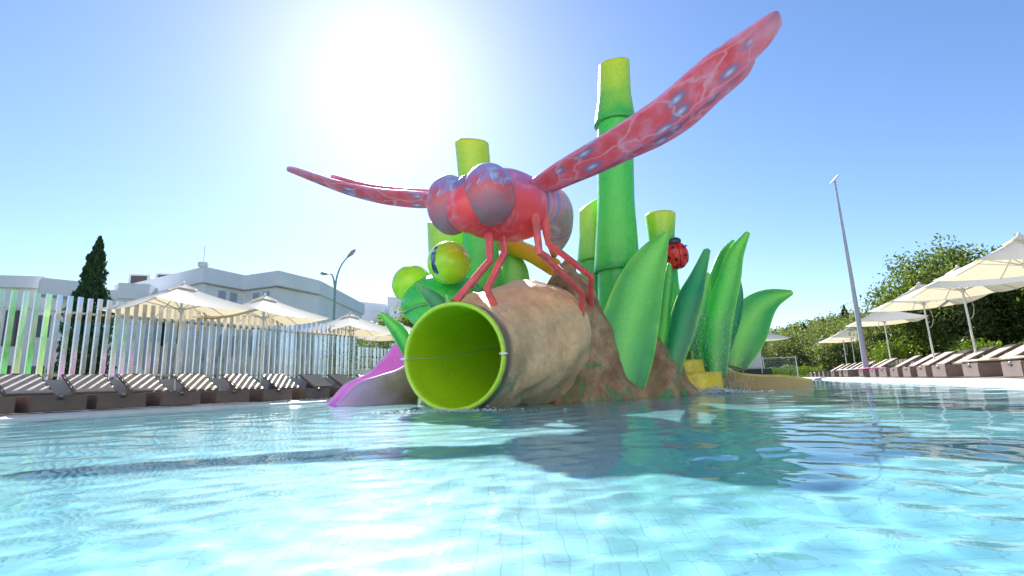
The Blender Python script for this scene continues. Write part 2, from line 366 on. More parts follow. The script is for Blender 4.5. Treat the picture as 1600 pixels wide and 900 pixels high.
# ------------------------------------------------------------------ the slide island
def rock_mat():
    m, t, b = new_mat('painted_rock'); v = coords(t)
    n1 = noise_n(t, v, 1.6, 8, .62, .6); n2 = noise_n(t, v, 5.5, 8, .7)
    r = ramp(t, [(.25, (.20, .095, .04)), (.45, (.46, .27, .14)), (.62, (.66, .45, .26)), (.8, (.80, .60, .38))]); t.links.new(n1, r.inputs[0])
    r2 = ramp(t, [(.3, (.55, .5, .45)), (.6, (1, 1, 1))]); t.links.new(n2, r2.inputs[0])
    col = mixc(t, 1., r.outputs[0], r2.outputs[0], 'MULTIPLY')
    # sprayed green and turquoise algae patches, mostly low down
    sp = nd(t, 'SeparateXYZ'); t.links.new(v, sp.inputs[0])
    low = math_n(t, 'MULTIPLY', sp.outputs[2], -.17)
    pm = math_n(t, 'ADD', noise_n(t, v, 2.3, 6, .68, 1.2), low)
    pr = ramp(t, [(.47, (0, 0, 0)), (.56, (1, 1, 1))]); t.links.new(pm, pr.inputs[0])
    gr = ramp(t, [(.35, (.02, .30, .20)), (.55, (.05, .36, .12)), (.7, (.16, .26, .06))]); t.links.new(noise_n(t, v, 3.1, 3), gr.inputs[0])
    col = mixc(t, math_n(t, 'MULTIPLY', pr.outputs[0], .85), col, gr.outputs[0])
    t.links.new(col, b.inputs['Base Color']); b.inputs['Roughness'].default_value = .55
    bump(t, b, math_n(t, 'ADD', n2, math_n(t, 'MULTIPLY', noise_n(t, v, 22, 6, .7), .6)), .9, .06)
    return m
M_rock = rock_mat()
BUMPS = [  # x, y, radius x, radius y, height
    (.72, 8.95, .55, .45, 1.75), (1.0, 8.55, .55, .5, .55), (1.08, 8.25, .42, .42, 1.0), (1.75, 8.85, .75, .5, .5), (2.35, 9.1, .55, .45, .55), (2.72, 9.3, .42, .32, .42),
    (1.6, 8.22, .5, .28, .5), (3.05, 9.35, .42, .20, .20), (2.1, 9.9, 1.0, .8, .75), (3.5, 11.0, .8, .55, 1.0), (-.4, 9.7, 1.0, .7, .85), (3.7, 11.3, .9, .8, .6),
    (-.8, 10.5, .9, 1.0, .9), (.8, 11., 1.8, 1.2, .9), (.55, 8.0, .5, .5, .45), (2.35, 8.75, .4, .28, .35), (-1.0, 9.2, .5, .6, .6)]
def rock_height(x, y):
    h = -.62
    for bx, by, rx, ry, a in BUMPS:
        d = ((x - bx) / rx) ** 2 + ((y - by) / ry) ** 2
        h += a * 1.15 * math.exp(-(d ** 1.25) * .62)
    return h
def build_rock():
    nx, ny = 190, 150; V = []; 
    for j in range(ny):
        for i in range(nx):
            x = -3.6 + 9. * i / (nx - 1); y = 6.9 + 6.6 * j / (ny - 1)
            wx = .22 * mnoise.noise((x * 1.7, y * 1.7, 1.3)); wy = .22 * mnoise.noise((x * 1.7, y * 1.7, 8.1))
            h = rock_height(x + wx, y + wy)
            k = mnoise.fractal((x * 1.3, y * 1.3, h * .7), 1., 2.1, 5)
            rid = 1 - abs(mnoise.noise((x * 3.1, y * 3.1, h * 1.1)))
            w = max(0, min(1, (h + .62) * 1.5))
            V.append((x + .10 * w * mnoise.noise((x * 4, y * 4, h * 4)), y + .10 * w * mnoise.noise((x * 4 + 9, y * 4, h * 4)), max(-.56, h + w * (.20 * k + .13 * (rid - .6)))))
    I, J = np.meshgrid(np.arange(nx - 1), np.arange(ny - 1), indexing='ij'); a = (J * nx + I).ravel()
    F = np.stack([a, a + 1, a + nx + 1, a + nx], -1)
    VA = np.array(V); F = F[(VA[F, 2].max(1) > -.5)]
    o = link('rock_mound', raw_mesh('rock_mound', VA, F, M_rock, True))
    tag(o, 'brown moulded rock mound with sprayed turquoise algae patches, rising from the pool', 'rock')
build_rock()

# ---- tube slide
def tube_shell_mat():
    m, t, b = new_mat('tube_shell_paint'); v = coords(t)
    uv = coords(t, 'UV'); sp = nd(t, 'SeparateXYZ'); t.links.new(uv, sp.inputs[0])
    n1 = noise_n(t, v, 1.8, 7, .62, .5)
    r = ramp(t, [(.25, (.66, .42, .22)), (.5, (.82, .58, .33)), (.75, (.88, .69, .43))]); t.links.new(n1, r.inputs[0])
    fine = ramp(t, [(.3, (.80, .74, .68)), (.6, (1, 1, 1))]); t.links.new(noise_n(t, v, 13, 8, .72), fine.inputs[0])
    col = mixc(t, 1., r.outputs[0], fine.outputs[0], 'MULTIPLY')
    er = ramp(t, [(.035, (1, 1, 1)), (.10, (0, 0, 0))]); t.links.new(math_n(t, 'ADD', sp.outputs[1], math_n(t, 'MULTIPLY', math_n(t, 'SUBTRACT', n1, .5), .06)), er.inputs[0])
    col = mixc(t, math_n(t, 'MULTIPLY', er.outputs[0], .85), col, (.11, .075, .085))
    s3 = nd(t, 'SeparateXYZ'); t.links.new(v, s3.inputs[0])
    pm = math_n(t, 'ADD', noise_n(t, v, 2.6, 5, .6, 1.), math_n(t, 'MULTIPLY', s3.outputs[2], -.13))
    pr = ramp(t, [(.53, (0, 0, 0)), (.6, (1, 1, 1))]); t.links.new(pm, pr.inputs[0])
    col = mixc(t, math_n(t, 'MULTIPLY', pr.outputs[0], .55), col, (.05, .34, .20))
    t.links.new(col, b.inputs['Base Color']); b.inputs['Roughness'].default_value = .42
    bump(t, b, math_n(t, 'ADD', n1, math_n(t, 'MULTIPLY', noise_n(t, v, 18, 6, .7), .5)), .8, .05)
    return m
M_lime = fibreglass('lime_lining', [(0, (.60, .90, .025)), (.12, (.54, .90, .02)), (1, (.48, .84, .015))], rough=.16, blot=.1)
M_limerim = fibreglass('lime_rim', [(0, (.42, .70, .04)), (.5, (.52, .80, .06)), (1, (.42, .68, .04))], rough=.2, blot=.05)
M_white = plain('white_trim', (.8, .8, .78), .4, var=.03)
M_seam = plain('seam_sealant', (.55, .62, .40), .5, var=.1)
tube = thing('tube_slide', 'wide tube water slide, lime green inside and tan outside, opening onto the pool', 'water slide', (-.69, 6.3, 0))
SP = cat_rom([(-.72, 6.22, .64), (-.62, 6.62, .655), (-.45, 7.06, .70), (-.20, 7.47, .78), (.12, 7.9, .88), (.48, 8.35, .95)], 40)
SP[0] = (-.73, 6.20, .64)
RO = np.interp(np.linspace(0, 1, 40), [0, .06, .2, .4, .62, .8, 1], [.665, .675, .70, .76, .86, .92, .90])
RI = np.interp(np.linspace(0, 1, 40), [0, 1], [.605, .58])
def ringset(P, rad, m, wob=0.):
    T = np.gradient(P, axis=0); out = []
    for i, (p, t, r) in enumerate(zip(P, T, rad)):
        t = unit(t); a = unit(np.cross(t, (0, 0, 1))); b = np.cross(a, t); ring = []
        for j in range(m):
            an = 2 * math.pi * j / m; d = math.cos(an) * a + math.sin(an) * b
            k = r
            if wob:
                q = p + d * r; f = min(1, i / 14)
                k = r + wob * f * (mnoise.fractal((q[0] * 1.6, q[1] * 1.6, q[2] * 1.6), 1., 2., 4)) + .35 * wob * f * (1 - abs(mnoise.noise((q[0] * 4, q[1] * 4, q[2] * 4))))
            ring.append(p + d * k)
        out.append(ring)
    return np.array(out)
O = np.array(tube.location)
SPl = SP - O
mb = MB(); mb.loft(ringset(SPl, RO, 72, .10), caps=False); mb.build('outer_shell', tube_shell_mat(), tube, angle=80)
mb = MB(); mb.loft(ringset(SPl, RI, 64), caps=False); lining = mb.build('lining', M_lime, tube, angle=80)
# rounded lip between lining and shell
t0 = unit(SP[1] - SP[0]); a0 = unit(np.cross(t0, (0, 0, 1))); b0 = np.cross(a0, t0); rings = []
for k in range(9):
    ph = math.pi * k / 8; rr = .635 - .031 * math.cos(ph) ; off = -.05 * math.sin(ph) + .004
    rings.append([SPl[0] + t0 * off + rr * (math.cos(2 * math.pi * j / 72) * a0 + math.sin(2 * math.pi * j / 72) * b0) for j in range(72)])
mb = MB(); mb.loft(rings, caps=False); lip = mb.build('rim', M_limerim, tube, angle=80)
for s in (0, math.pi):   # the two halves of the tube meet in a bead of sealant on each side
    pts = []
    T = np.gradient(SPl, axis=0)
    for p, t, r in zip(SPl, T, RI):
        t = unit(t); a = unit(np.cross(t, (0, 0, 1))); pts.append(p + a * (r - .002) * math.cos(s))
    mb = MB(); mb.tube(pts, .009, 6); mb.build('seam', M_seam, lining)
    d = a0 * math.cos(s)
    mb = MB(); mb.box(SPl[0] + d * .645 - t0 * .028, (.085, .085, .022), math.atan2(a0[1], a0[0])); mb.build('joint_clip', M_white, lip, bevel=.006)

# ---- bamboo stalks
def bamboo_mat(name, top, mid, low, node=(.02, .16, .05)):
    return fibreglass(name, [(0, node), (.27, low), (.42, mid), (.62, top), (1, top)], rough=.3, blot=.28, gain=1.45)
M_bt = bamboo_mat('bamboo_top', (.42, .52, .03), (.30, .50, .04), (.05, .36, .06))
M_bg = bamboo_mat('bamboo_green', (.05, .42, .06), (.07, .44, .05), (.02, .30, .07))
M_bd = bamboo_mat('bamboo_deep', (.03, .34, .08), (.03, .32, .07), (.02, .20, .06))
M_by = bamboo_mat('bamboo_yellowgreen', (.34, .52, .06), (.27, .48, .06), (.12, .40, .07))
def bamboo(label, base, lean, segs, slant):
    """segs: (z0, z1, r at bottom, r at waist, r at top, material); slant: rise of the cut top across its width (x, y)"""
    st = thing('bamboo_stalk', label, 'bamboo', (base[0], base[1], 0), group='giant bamboo stalks on the slide island')
    for k, (z0, z1, rb, rw, rt, mt) in enumerate(segs):
        rings = []; last = k == len(segs) - 1
        prof = [(0, .80), (.0, .97), (.012, 1.), (.05, .985), (.2, None), (.45, None), (.7, None), (.9, None), (.97, None), (1., None)]
        for f, mlt in prof:
            if mlt is None: r = np.interp(f, [.05, .45, 1], [rb * .985, rw, rt])
            else: r = rb * mlt
            z = z0 + (z1 - z0) * f; ring = []
            for j in range(40):
                a = 2 * math.pi * j / 40; x, y = r * math.cos(a), r * math.sin(a)
                dz = (slant[0] * x + slant[1] * y) * f ** 3 if last else 0
                ring.append((lean[0] * (z - .5) + x, lean[1] * (z - .5) + y, z + dz))
            rings.append(ring)
        if last:   # rounded edge and closed, slightly domed cut
            for q, dz0 in ((.97, .03), (.88, .055), (.6, .075), (.05, .085)):
                rings.append([(lean[0] * (z1 - .5) + q * rt * math.cos(2 * math.pi * j / 40), lean[1] * (z1 - .5) + q * rt * math.sin(2 * math.pi * j / 40),
                               z1 + dz0 + q * rt * (slant[0] * math.cos(2 * math.pi * j / 40) + slant[1] * math.sin(2 * math.pi * j / 40))) for j in range(40)])
        mb = MB(); mb.loft(rings); mb.build('segment', mt, st, angle=60)
    return st
bamboo('tallest bamboo stalk, green with a yellow cut top, behind the dragonfly wing', (1.94, 9.75), (.06, 0.), [(-.3, 2.44, .37, .375, .37, M_bd), (2.36, 5.55, .445, .365, .36, M_bg), (5.45, 6.85, .425, .34, .32, M_bt)], (.12, .35))
bamboo('yellow-topped bamboo stalk rising behind the dragonfly head', (-.42, 9.3), (-.06, .02), [(-.3, 2.0, .35, .33, .33, M_bg), (1.94, 3.6, .39, .33, .32, M_bg), (3.52, 4.98, .38, .32, .335, M_bt)], (-.1, .3))
bamboo('short stout yellow-green bamboo stalk beside the frog eye', (-1.15, 10.2), (-.04, 0.), [(-.3, 2.1, .50, .45, .44, M_by), (2.02, 3.50, .47, .44, .44, M_by)], (-.35, .35))
bamboo('slim green bamboo stalk tucked close behind the tallest stalk', (1.68, 10.6), (.03, .0), [(-.3, 2.86, .30, .29, .29, M_bd), (2.78, 4.05, .35, .29, .28, M_by)], (.55, .3))
bamboo('bamboo stalk with pale yellow top that carries the ladybird', (2.98, 10.05), (.035, 0.), [(-.3, 1.6, .29, .28, .28, M_bg), (1.52, 3.0, .335, .28, .26, M_bg), (2.92, 3.58, .25, .27, .305, M_bt)], (.0, .12))

# ---- broad grass blades
BL_MATS = {
 'light': fibreglass('blade_light', [(0, (.012, .17, .06)), (.15, (.01, .30, .09)), (.45, (.035, .40, .06)), (.8, (.13, .50, .06)), (1, (.28, .55, .08))], ridge=(.16, .52, .09), gain=1.5),
 'mid': fibreglass('blade_mid', [(0, (.02, .16, .05)), (.25, (.03, .34, .06)), (.6, (.03, .36, .08)), (.85, (.10, .42, .07)), (1, (.30, .48, .06))], ridge=(.20, .50, .07), gain=1.5),
 'dark': fibreglass('blade_dark', [(0, (.05, .16, .05)), (.2, (.01, .20, .08)), (.6, (.012, .22, .10)), (.85, (.08, .34, .10)), (1, (.16, .40, .12))], ridge=(.03, .28, .10), gain=1.45),
 'pale': fibreglass('blade_pale', [(0, (.18, .34, .06)), (.5, (.14, .44, .08)), (1, (.22, .48, .08))], ridge=(.26, .50, .10), gain=1.3)}
BL_LABEL = {
 'big': 'broadest upright green blade with pale midrib beside the tan rock', 'slim': 'slim wavy green blade just below the ladybird',
 'dark': 'dark teal blade with pale rounded tip beside the yellow steps', 'back': 'short plain green blade peeping out behind the dark teal blade',
 'pairleft': 'tall mid green blade standing behind the bright curved blade', 'bright': 'tall bright green blade with tip curling over above the cascade',
 'teal': 'narrow dark green blade between the bright blade and the arching blade', 'arch': 'wide green blade arching outwards over the yellow chute',
 'leftarc': 'small green blade arching up behind the magenta chute', 'frogleaf': 'dark green blade leaning across the frog face',
 'tiny': 'tiny green shoot beside the foot of a dragonfly leg', 'round': 'pale green round-topped blade between bamboo and rock'}
def blade(key, spine, twist, kind):
    S = np.array(spine); n = 26; C = cat_rom(S, n); P, W = C[:, :3], np.maximum(C[:, 3], .02)
    base = P[0].copy(); root = thing('grass_blade', BL_LABEL[key], 'leaf sculpture', tuple(base), group='giant grass blades on the slide island')
    T = np.gradient(P, axis=0); m = 20; rings = []
    face = np.array([math.sin(R(twist)), -math.cos(R(twist)), 0])
    for i in range(n):
        t = unit(T[i]); side = unit(np.cross(t, face)); nrm = unit(np.cross(side, t)); f = i / (n - 1)
        w = W[i] / 2; th = min(.5 * w, .11) * (1 - .35 * f); keel = .16 * w
        ring = []
        for j in range(m):
            a = 2 * math.pi * (j / m)
            x = math.cos(a); y = math.sin(a)
            cup = -.22 * w * x * x          # edges swept back, a crease down the middle
            crease = .10 * w * (max(0, 1 - abs(x) * 2.4)) * (1 if y < 0 else -.3)
            ring.append(P[i] - base + side * w * np.sign(x) * abs(x) ** .85 + nrm * (th * y * (1 - .25 * abs(x)) + cup * -1 - crease))
        rings.append(ring)
    tip = P[-1] - base + unit(T[-1]) * W[-1] * .35
    for q in (.75, .4, .05): rings.append([tip + (p - tip) * q for p in np.array(rings[n - 1])])
    mb = MB(); mb.loft(rings); mb.build('blade', BL_MATS[kind], root, angle=70)
for key, spine, twist, kind in BLADES: blade(key, spine, twist, kind)

# ---- ladybird
M_lred = plain('ladybird_red', (.68, .02, .015), .2, var=.15, nscale=4); M_black = plain('ladybird_black', (.012, .013, .018), .3)
M_lhead = plain('ladybird_head', (.03, .05, .08), .3, var=.3)
lb = thing('ladybird', 'red ladybird sculpture with black spots on a bamboo stalk', 'ladybird', (3.17, 9.55, 2.6))
A = np.array(Matrix.Rotation(R(-8), 3, 'Y') @ Matrix.Rotation(R(10), 3, 'X')).T
for s in (-1, 1):
    rings = []
    for i in range(15):
        th = math.pi * (i + .01) / 14.02
        rings.append([np.array((s * (.006 + .225 * math.sin(th) * math.cos(ph)), -.21 * math.sin(th) * math.sin(ph) * 1.0, -.27 * math.cos(th))) @ A for ph in np.linspace(-math.pi / 2 * .12, math.pi / 2, 12)])
    mb = MB(); mb.loft(rings, close=False); mb.build('wing_case', M_lred, lb, angle=80)
mb = MB(); mb.ellip((0, .02, 0), (.205, .17, .25), A); mb.build('body', M_black, lb)
mb = MB(); mb.ellip(np.array((0, -.02, .27)) @ A, (.13, .12, .085), A); hd = mb.build('head', M_lhead, lb)
for sx, th, ph in ((-1, 55, 60), (-1, 95, 35), (-1, 105, 68), (-1, 140, 55), (1, 60, 55), (1, 95, 62), (1, 120, 28), (1, 145, 60)):
    d = np.array((sx * .228 * math.sin(R(th)) * math.cos(R(ph)), -.213 * math.sin(R(th)) * math.sin(R(ph)), .273 * math.cos(R(th))))
    nrm = unit(d / np.array((.228, .213, .273)) ** 2); a = unit(np.cross(nrm, (0, 0, 1))); b = np.cross(a, nrm)
    mb = MB(); mb.ellip(d @ A, (.034, .034, .008), np.array([a @ A, b @ A, nrm @ A]), 14, 6); mb.build('spot', M_black, lb)
for s in (-1, 1):
    for z in (-.1, .02, .14):
        mb = MB(); mb.tube([np.array(p) @ A for p in ((s * .15, .05, z), (s * .24, .04, z + .02), (s * .25, .14, z))], [.018, .016, .014], 6); mb.build('leg', M_black, lb)

# ---- frog
M_frog = fibreglass('frog_green', [(0, (.22, .50, .04)), (.3, (.10, .45, .05)), (.6, (.03, .36, .06)), (1, (.02, .30, .06))], rough=.25, blot=.4, gain=1.5)
def frog_eye_mat():
    m, t, b = new_mat('frog_eye_paint'); v = coords(t, 'Object')
    r = ramp(t, [(.25, (.30, .62, .03)), (.5, (.42, .78, .02)), (.7, (.50, .80, .04))]); t.links.new(noise_n(t, v, 2.6, 3), r.inputs[0])
    t.links.new(r.outputs[0], b.inputs['Base Color']); b.inputs['Roughness'].default_value = .18; return m
def pupil_mat():
    m, t, b = new_mat('frog_pupil_paint'); v = coords(t, 'UV'); sp = nd(t, 'SeparateXYZ'); t.links.new(v, sp.inputs[0])
    r = ramp(t, [(.25, (.006, .02, .05)), (.5, (.02, .09, .17)), (.62, (.55, .68, .74)), (.72, (.05, .18, .28))])  # pale stop is a white highlight painted into the pupil colour
    t.links.new(noise_n(t, coords(t), 5.5, 2), r.inputs[0]); t.links.new(r.outputs[0], b.inputs['Base Color']); b.inputs['Roughness'].default_value = .12; return m
M_feye, M_pup = frog_eye_mat(), pupil_mat()
frog = thing('frog_sculpture', 'big green frog with bulging yellow eyes peering out behind the tube slide', 'frog', (-1.1, 8.2, 0))
O = np.array((-1.1, 8.2, 0))
mb = MB()
rings = []
for i in range(21):
    th = math.pi * (i + .01) / 20.02; ring = []
    for j in range(36):
        ph = 2 * math.pi * j / 36; q = np.array((math.sin(th) * math.cos(ph), math.sin(th) * math.sin(ph), -math.cos(th)))
        k = 1 + .05 * math.exp(-((q[2] + .1) / .10) ** 2) * (q[1] < .3)
        ring.append((-.02 + q[0] * .70 * k, .15 + q[1] * .64 * k, 1.64 + q[2] * .49))
    rings.append(ring)
mb.loft(rings); head = mb.build('head', M_frog, frog, angle=80)
mb = MB(); mb.ellip((.15, .75, .9), (.85, .95, .95)); mb.build('body', M_frog, frog)
pts = []
for ph in np.linspace(-2.75, -.4, 22): pts.append((.695 * math.cos(ph), .15 + .652 * math.sin(ph), 1.50 + .05 * math.cos(2 * (ph + 1.57))))
mb = MB(); mb.tube(pts, .022, 8); mb.build('mouth', BL_MATS['dark'], head)
def frog_eye(c, r, look):
    mb = MB(); mb.ellip((0, 0, 0), (r, r, r), None, 28, 18); e = mb.build('eye', M_feye, frog); e.location = tuple(np.array(c) - O)
    d = unit(look); a = unit(np.cross(d, (0, 0, 1))); b = np.cross(a, d); rings = []
    for i in range(7):
        al = .03 + .66 * i / 6; rings.append([(r * 1.012) * (math.cos(al) * d + math.sin(al) * (.62 * math.cos(p) * a + 1. * math.sin(p) * b)) for p in np.linspace(0, 2 * math.pi, 28, endpoint=False)])
    mb = MB(); mb.loft(rings, caps=False); mb.add([(r * 1.014) * d], [], None); mb.build('pupil', M_pup, e, angle=80)
frog_eye((-.94, 7.55, 2.13), .33, (-.62, -.78, -.02))
frog_eye((-1.66, 8.35, 1.98), .33, (-.98, .1, 0))

# ---- dragonfly
H = np.array((-.50, -.866, 0.)); S_ = np.array((.866, -.50, 0.)); Z_ = np.array((0, 0, 1.))
def thorax_mat():
    m, t, b = new_mat('dragonfly_body_paint'); v = coords(t); sp = nd(t, 'SeparateXYZ'); t.links.new(v, sp.inputs[0])
    h = math_n(t, 'ADD', math_n(t, 'MULTIPLY', sp.outputs[2], .8), math_n(t, 'MULTIPLY', noise_n(t, v, 2.4, 3), .35))
    r = ramp(t, [(.0, (.88, .06, .07)), (.28, (.86, .10, .13)), (.40, (.74, .14, .25)), (.52, (.50, .16, .38)), (.8, (.34, .13, .38))])
    t.links.new(math_n(t, 'ADD', h, .12), r.inputs[0])
    pk = ramp(t, [(.52, (0, 0, 0)), (.68, (1, 1, 1))]); t.links.new(noise_n(t, v, 3.3, 5, .6, .8), pk.inputs[0])
    col = mixc(t, math_n(t, 'MULTIPLY', pk.outputs[0], .55), r.outputs[0], (.82, .38, .52))
    t.links.new(col, b.inputs['Base Color']); b.inputs['Roughness'].default_value = .33; bump(t, b, noise_n(t, v, 30, 4), .08, .01); return m
def eye_mat():
    m, t, b = new_mat('dragonfly_eye_paint'); v = coords(t); sp = nd(t, 'SeparateXYZ'); t.links.new(v, sp.inputs[0])
    n1 = noise_n(t, v, 3.4, 4, .6, 1.4)
    h = math_n(t, 'ADD', sp.outputs[2], math_n(t, 'MULTIPLY', math_n(t, 'SUBTRACT', n1, .5), .75))
    r = ramp(t, [(.10, (.32, .15, .18)), (.28, (.40, .16, .22)), (.40, (.62, .13, .16)), (.52, (.62, .10, .10)), (.64, (.36, .20, .44)), (.8, (.30, .30, .58)), (1, (.44, .20, .44))])
    t.links.new(math_n(t, 'ADD', h, .5), r.inputs[0])
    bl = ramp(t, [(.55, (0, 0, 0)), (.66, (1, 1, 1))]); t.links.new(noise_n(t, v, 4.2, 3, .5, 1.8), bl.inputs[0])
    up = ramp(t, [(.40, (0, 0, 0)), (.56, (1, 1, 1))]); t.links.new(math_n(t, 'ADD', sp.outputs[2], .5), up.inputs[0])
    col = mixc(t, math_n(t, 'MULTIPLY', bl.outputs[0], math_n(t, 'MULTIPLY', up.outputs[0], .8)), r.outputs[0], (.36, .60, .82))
    t.links.new(col, b.inputs['Base Color']); b.inputs['Roughness'].default_value = .34; return m
def wing_mat():
    m, t, b = new_mat('dragonfly_wing_paint'); uv = coords(t, 'UV'); sp = nd(t, 'SeparateXYZ'); t.links.new(uv, sp.inputs[0])
    oc = coords(t)
    n1 = noise_n(t, oc, 4, 4)
    r = ramp(t, [(.30, (.78, .06, .08)), (.5, (.82, .11, .15)), (.68, (.78, .24, .38))]); t.links.new(n1, r.inputs[0])
    col = r.outputs[0]
    # blue-grey eye spots
    mp = nd(t, 'Mapping'); mp.inputs['Scale'].default_value = (6.5, 10., 1.); t.links.new(uv, mp.inputs[0])
    vo = nd(t, 'TexVoronoi'); vo.voronoi_dimensions = '2D'; vo.inputs['Scale'].default_value = 1.; vo.inputs['Randomness'].default_value = .75; t.links.new(mp.outputs[0], vo.inputs['Vector'])
    inb = ramp(t, [(.08, (0, 0, 0)), (.12, (1, 1, 1)), (.72, (1, 1, 1)), (.76, (0, 0, 0))]); t.links.new(sp.outputs[1], inb.inputs[0])
    pick = ramp(t, [(.62, (1, 1, 1)), (.66, (0, 0, 0))]); sepc = nd(t, 'SeparateColor'); t.links.new(vo.outputs['Color'], sepc.inputs[0]); t.links.new(sepc.outputs[0], pick.inputs[0])
    sr = ramp(t, [(.0, (.74, .66, .78)), (.10, (.46, .40, .62)), (.22, (.24, .18, .38)), (.36, (.46, .14, .26)), (.48, (.7, .10, .12))]); t.links.new(vo.outputs['Distance'], sr.inputs[0])
    sa = ramp(t, [(.20, (1, 1, 1)), (.48, (0, 0, 0))]); t.links.new(vo.outputs['Distance'], sa.inputs[0])
    fac = math_n(t, 'MULTIPLY', math_n(t, 'MULTIPLY', sa.outputs[0], inb.outputs[0]), pick.outputs[0])
    col = mixc(t, fac, col, sr.outputs[0])
    # pale veins
    mv = nd(t, 'Mapping'); mv.inputs['Scale'].default_value = (5., 9., 1.); t.links.new(uv, mv.inputs[0])
    dv = nd(t, 'TexNoise'); dv.inputs['Scale'].default_value = 1.2; t.links.new(mv.outputs[0], dv.inputs['Vector'])
    va = nd(t, 'VectorMath'); va.operation = 'MULTIPLY_ADD'; t.links.new(dv.outputs['Color'], va.inputs[0]); va.inputs[1].default_value = (1.2, 1.2, 0); t.links.new(mv.outputs[0], va.inputs[2])
    ve = nd(t, 'TexVoronoi'); ve.voronoi_dimensions = '2D'; ve.feature = 'DISTANCE_TO_EDGE'; ve.inputs['Scale'].default_value = .8; t.links.new(va.outputs[0], ve.inputs['Vector'])
    vr = ramp(t, [(.0, (1, 1, 1)), (.02, (.7, .7, .7)), (.07, (0, 0, 0))]); t.links.new(ve.outputs['Distance'], vr.inputs[0])
    vm = ramp(t, [(.72, (.62, .62, .62)), (.78, (0, 0, 0))]); t.links.new(sp.outputs[1], vm.inputs[0])
    col = mixc(t, math_n(t, 'MULTIPLY', vr.outputs[0], vm.outputs[0]), col, (.80, .42, .50))
    # pink tip and edges
    tp = ramp(t, [(.66, (0, 0, 0)), (.88, (1, 1, 1))]); t.links.new(math_n(t, 'ADD', sp.outputs[1], math_n(t, 'MULTIPLY', math_n(t, 'SUBTRACT', n1, .5), .12)), tp.inputs[0])
    col = mixc(t, math_n(t, 'MULTIPLY', tp.outputs[0], .8), col, (.78, .30, .46))
    ed = math_n(t, 'ABSOLUTE', math_n(t, 'SUBTRACT', math_n(t, 'FRACT', math_n(t, 'MULTIPLY', sp.outputs[0], 2)), .5))
    er = ramp(t, [(.28, (0, 0, 0)), (.47, (1, 1, 1))]); t.links.new(ed, er.inputs[0])
    col = mixc(t, math_n(t, 'MULTIPLY', er.outputs[0], .75), col, (.60, .26, .56))
    t.links.new(col, b.inputs['Base Color']); b.inputs['Roughness'].default_value = .36; bump(t, b, noise_n(t, oc, 34, 3), .08, .01); return m
def abdomen_mat():
    m, t, b = new_mat('dragonfly_abdomen_paint'); uv = coords(t, 'UV'); w = nd(t, 'TexWave'); w.bands_direction = 'Y'; w.inputs['Scale'].default_value = 2.2; w.inputs['Distortion'].default_value = 2.5; w.inputs['Detail'].default_value = 2
    t.links.new(uv, w.inputs['Vector']); r = ramp(t, [(.15, (.38, .30, .54)), (.5, (.70, .40, .52)), (.85, (.80, .26, .30))]); t.links.new(w.outputs['Fac'], r.inputs[0]); t.links.new(r.outputs[0], b.inputs['Base Color']); b.inputs['Roughness'].default_value = .33; return m
M_eye, M_thorax, M_wing = eye_mat(), thorax_mat(), wing_mat()
M_leg = plain('dragonfly_leg_paint', (.76, .12, .13), .38, var=.25, nscale=7); M_lilac = plain('dragonfly_crest_paint', (.27, .19, .40), .32, var=.2, nscale=5)
DO = np.array((0., 6.9, 2.78))
df = thing('dragonfly_sculpture', 'huge red and purple dragonfly with spread spotted wings perched over the tube slide', 'dragonfly', tuple(DO))
AX = np.array([S_, H, Z_])        # rows: local x = across, y = forward, z = up
rings = []
N1, M1 = 34, 44
for i in range(N1):   # one continuous skin: rump, thorax, waist, head; stations along the body axis
    f = i / (N1 - 1); y = -0.72 + 1.72 * f; xc = np.interp(y, [-.2, .6], [0, -.2])
    w = np.interp(y, [-.72, -.68, -.5, -.2, .1, .35, .52, .70, .86, .96, 1.0], [.02, .19, .40, .51, .53, .49, .42, .37, .30, .17, .02])
    hgt = np.interp(y, [-.72, -.68, -.5, -.2, .1, .35, .52, .70, .86, .96, 1.0], [.02, .19, .40, .50, .52, .49, .45, .38, .28, .15, .02])
    zc = np.interp(y, [-.72, 0, .5, .75, 1.0], [.02, .0, -.06, -.17, -.22])
    rings.append([np.array((xc + w * math.cos(a), y, zc + hgt * math.sin(a) * (1.03 if math.sin(a) > 0 else 1.))) @ AX for a in np.linspace(0, 2 * math.pi, M1, endpoint=False)])
mb = MB(); mb.loft(rings); body = mb.build('body', M_thorax, df, angle=80)
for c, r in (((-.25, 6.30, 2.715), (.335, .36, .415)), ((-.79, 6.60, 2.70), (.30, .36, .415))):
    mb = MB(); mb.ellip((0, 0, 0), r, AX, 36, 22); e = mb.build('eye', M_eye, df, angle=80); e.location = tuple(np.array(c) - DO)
mb = MB(); mb.ellip(np.array((-.225, .60, -.09)) @ AX, (.16, .335, .375), AX, 28, 20); mb.build('crest', M_lilac, df, angle=80)
mb = MB(); mb.tube([np.array(p) - DO for p in ((.28, 7.12, 2.86), (.50, 7.42, 2.95), (.66, 7.78, 3.02), (.78, 8.2, 3.0), (.82, 8.7, 2.85), (.80, 9.2, 2.6))], [.36, .35, .33, .29, .24, .06], 26, 26); mb.build('abdomen', abdomen_mat(), df, angle=80)
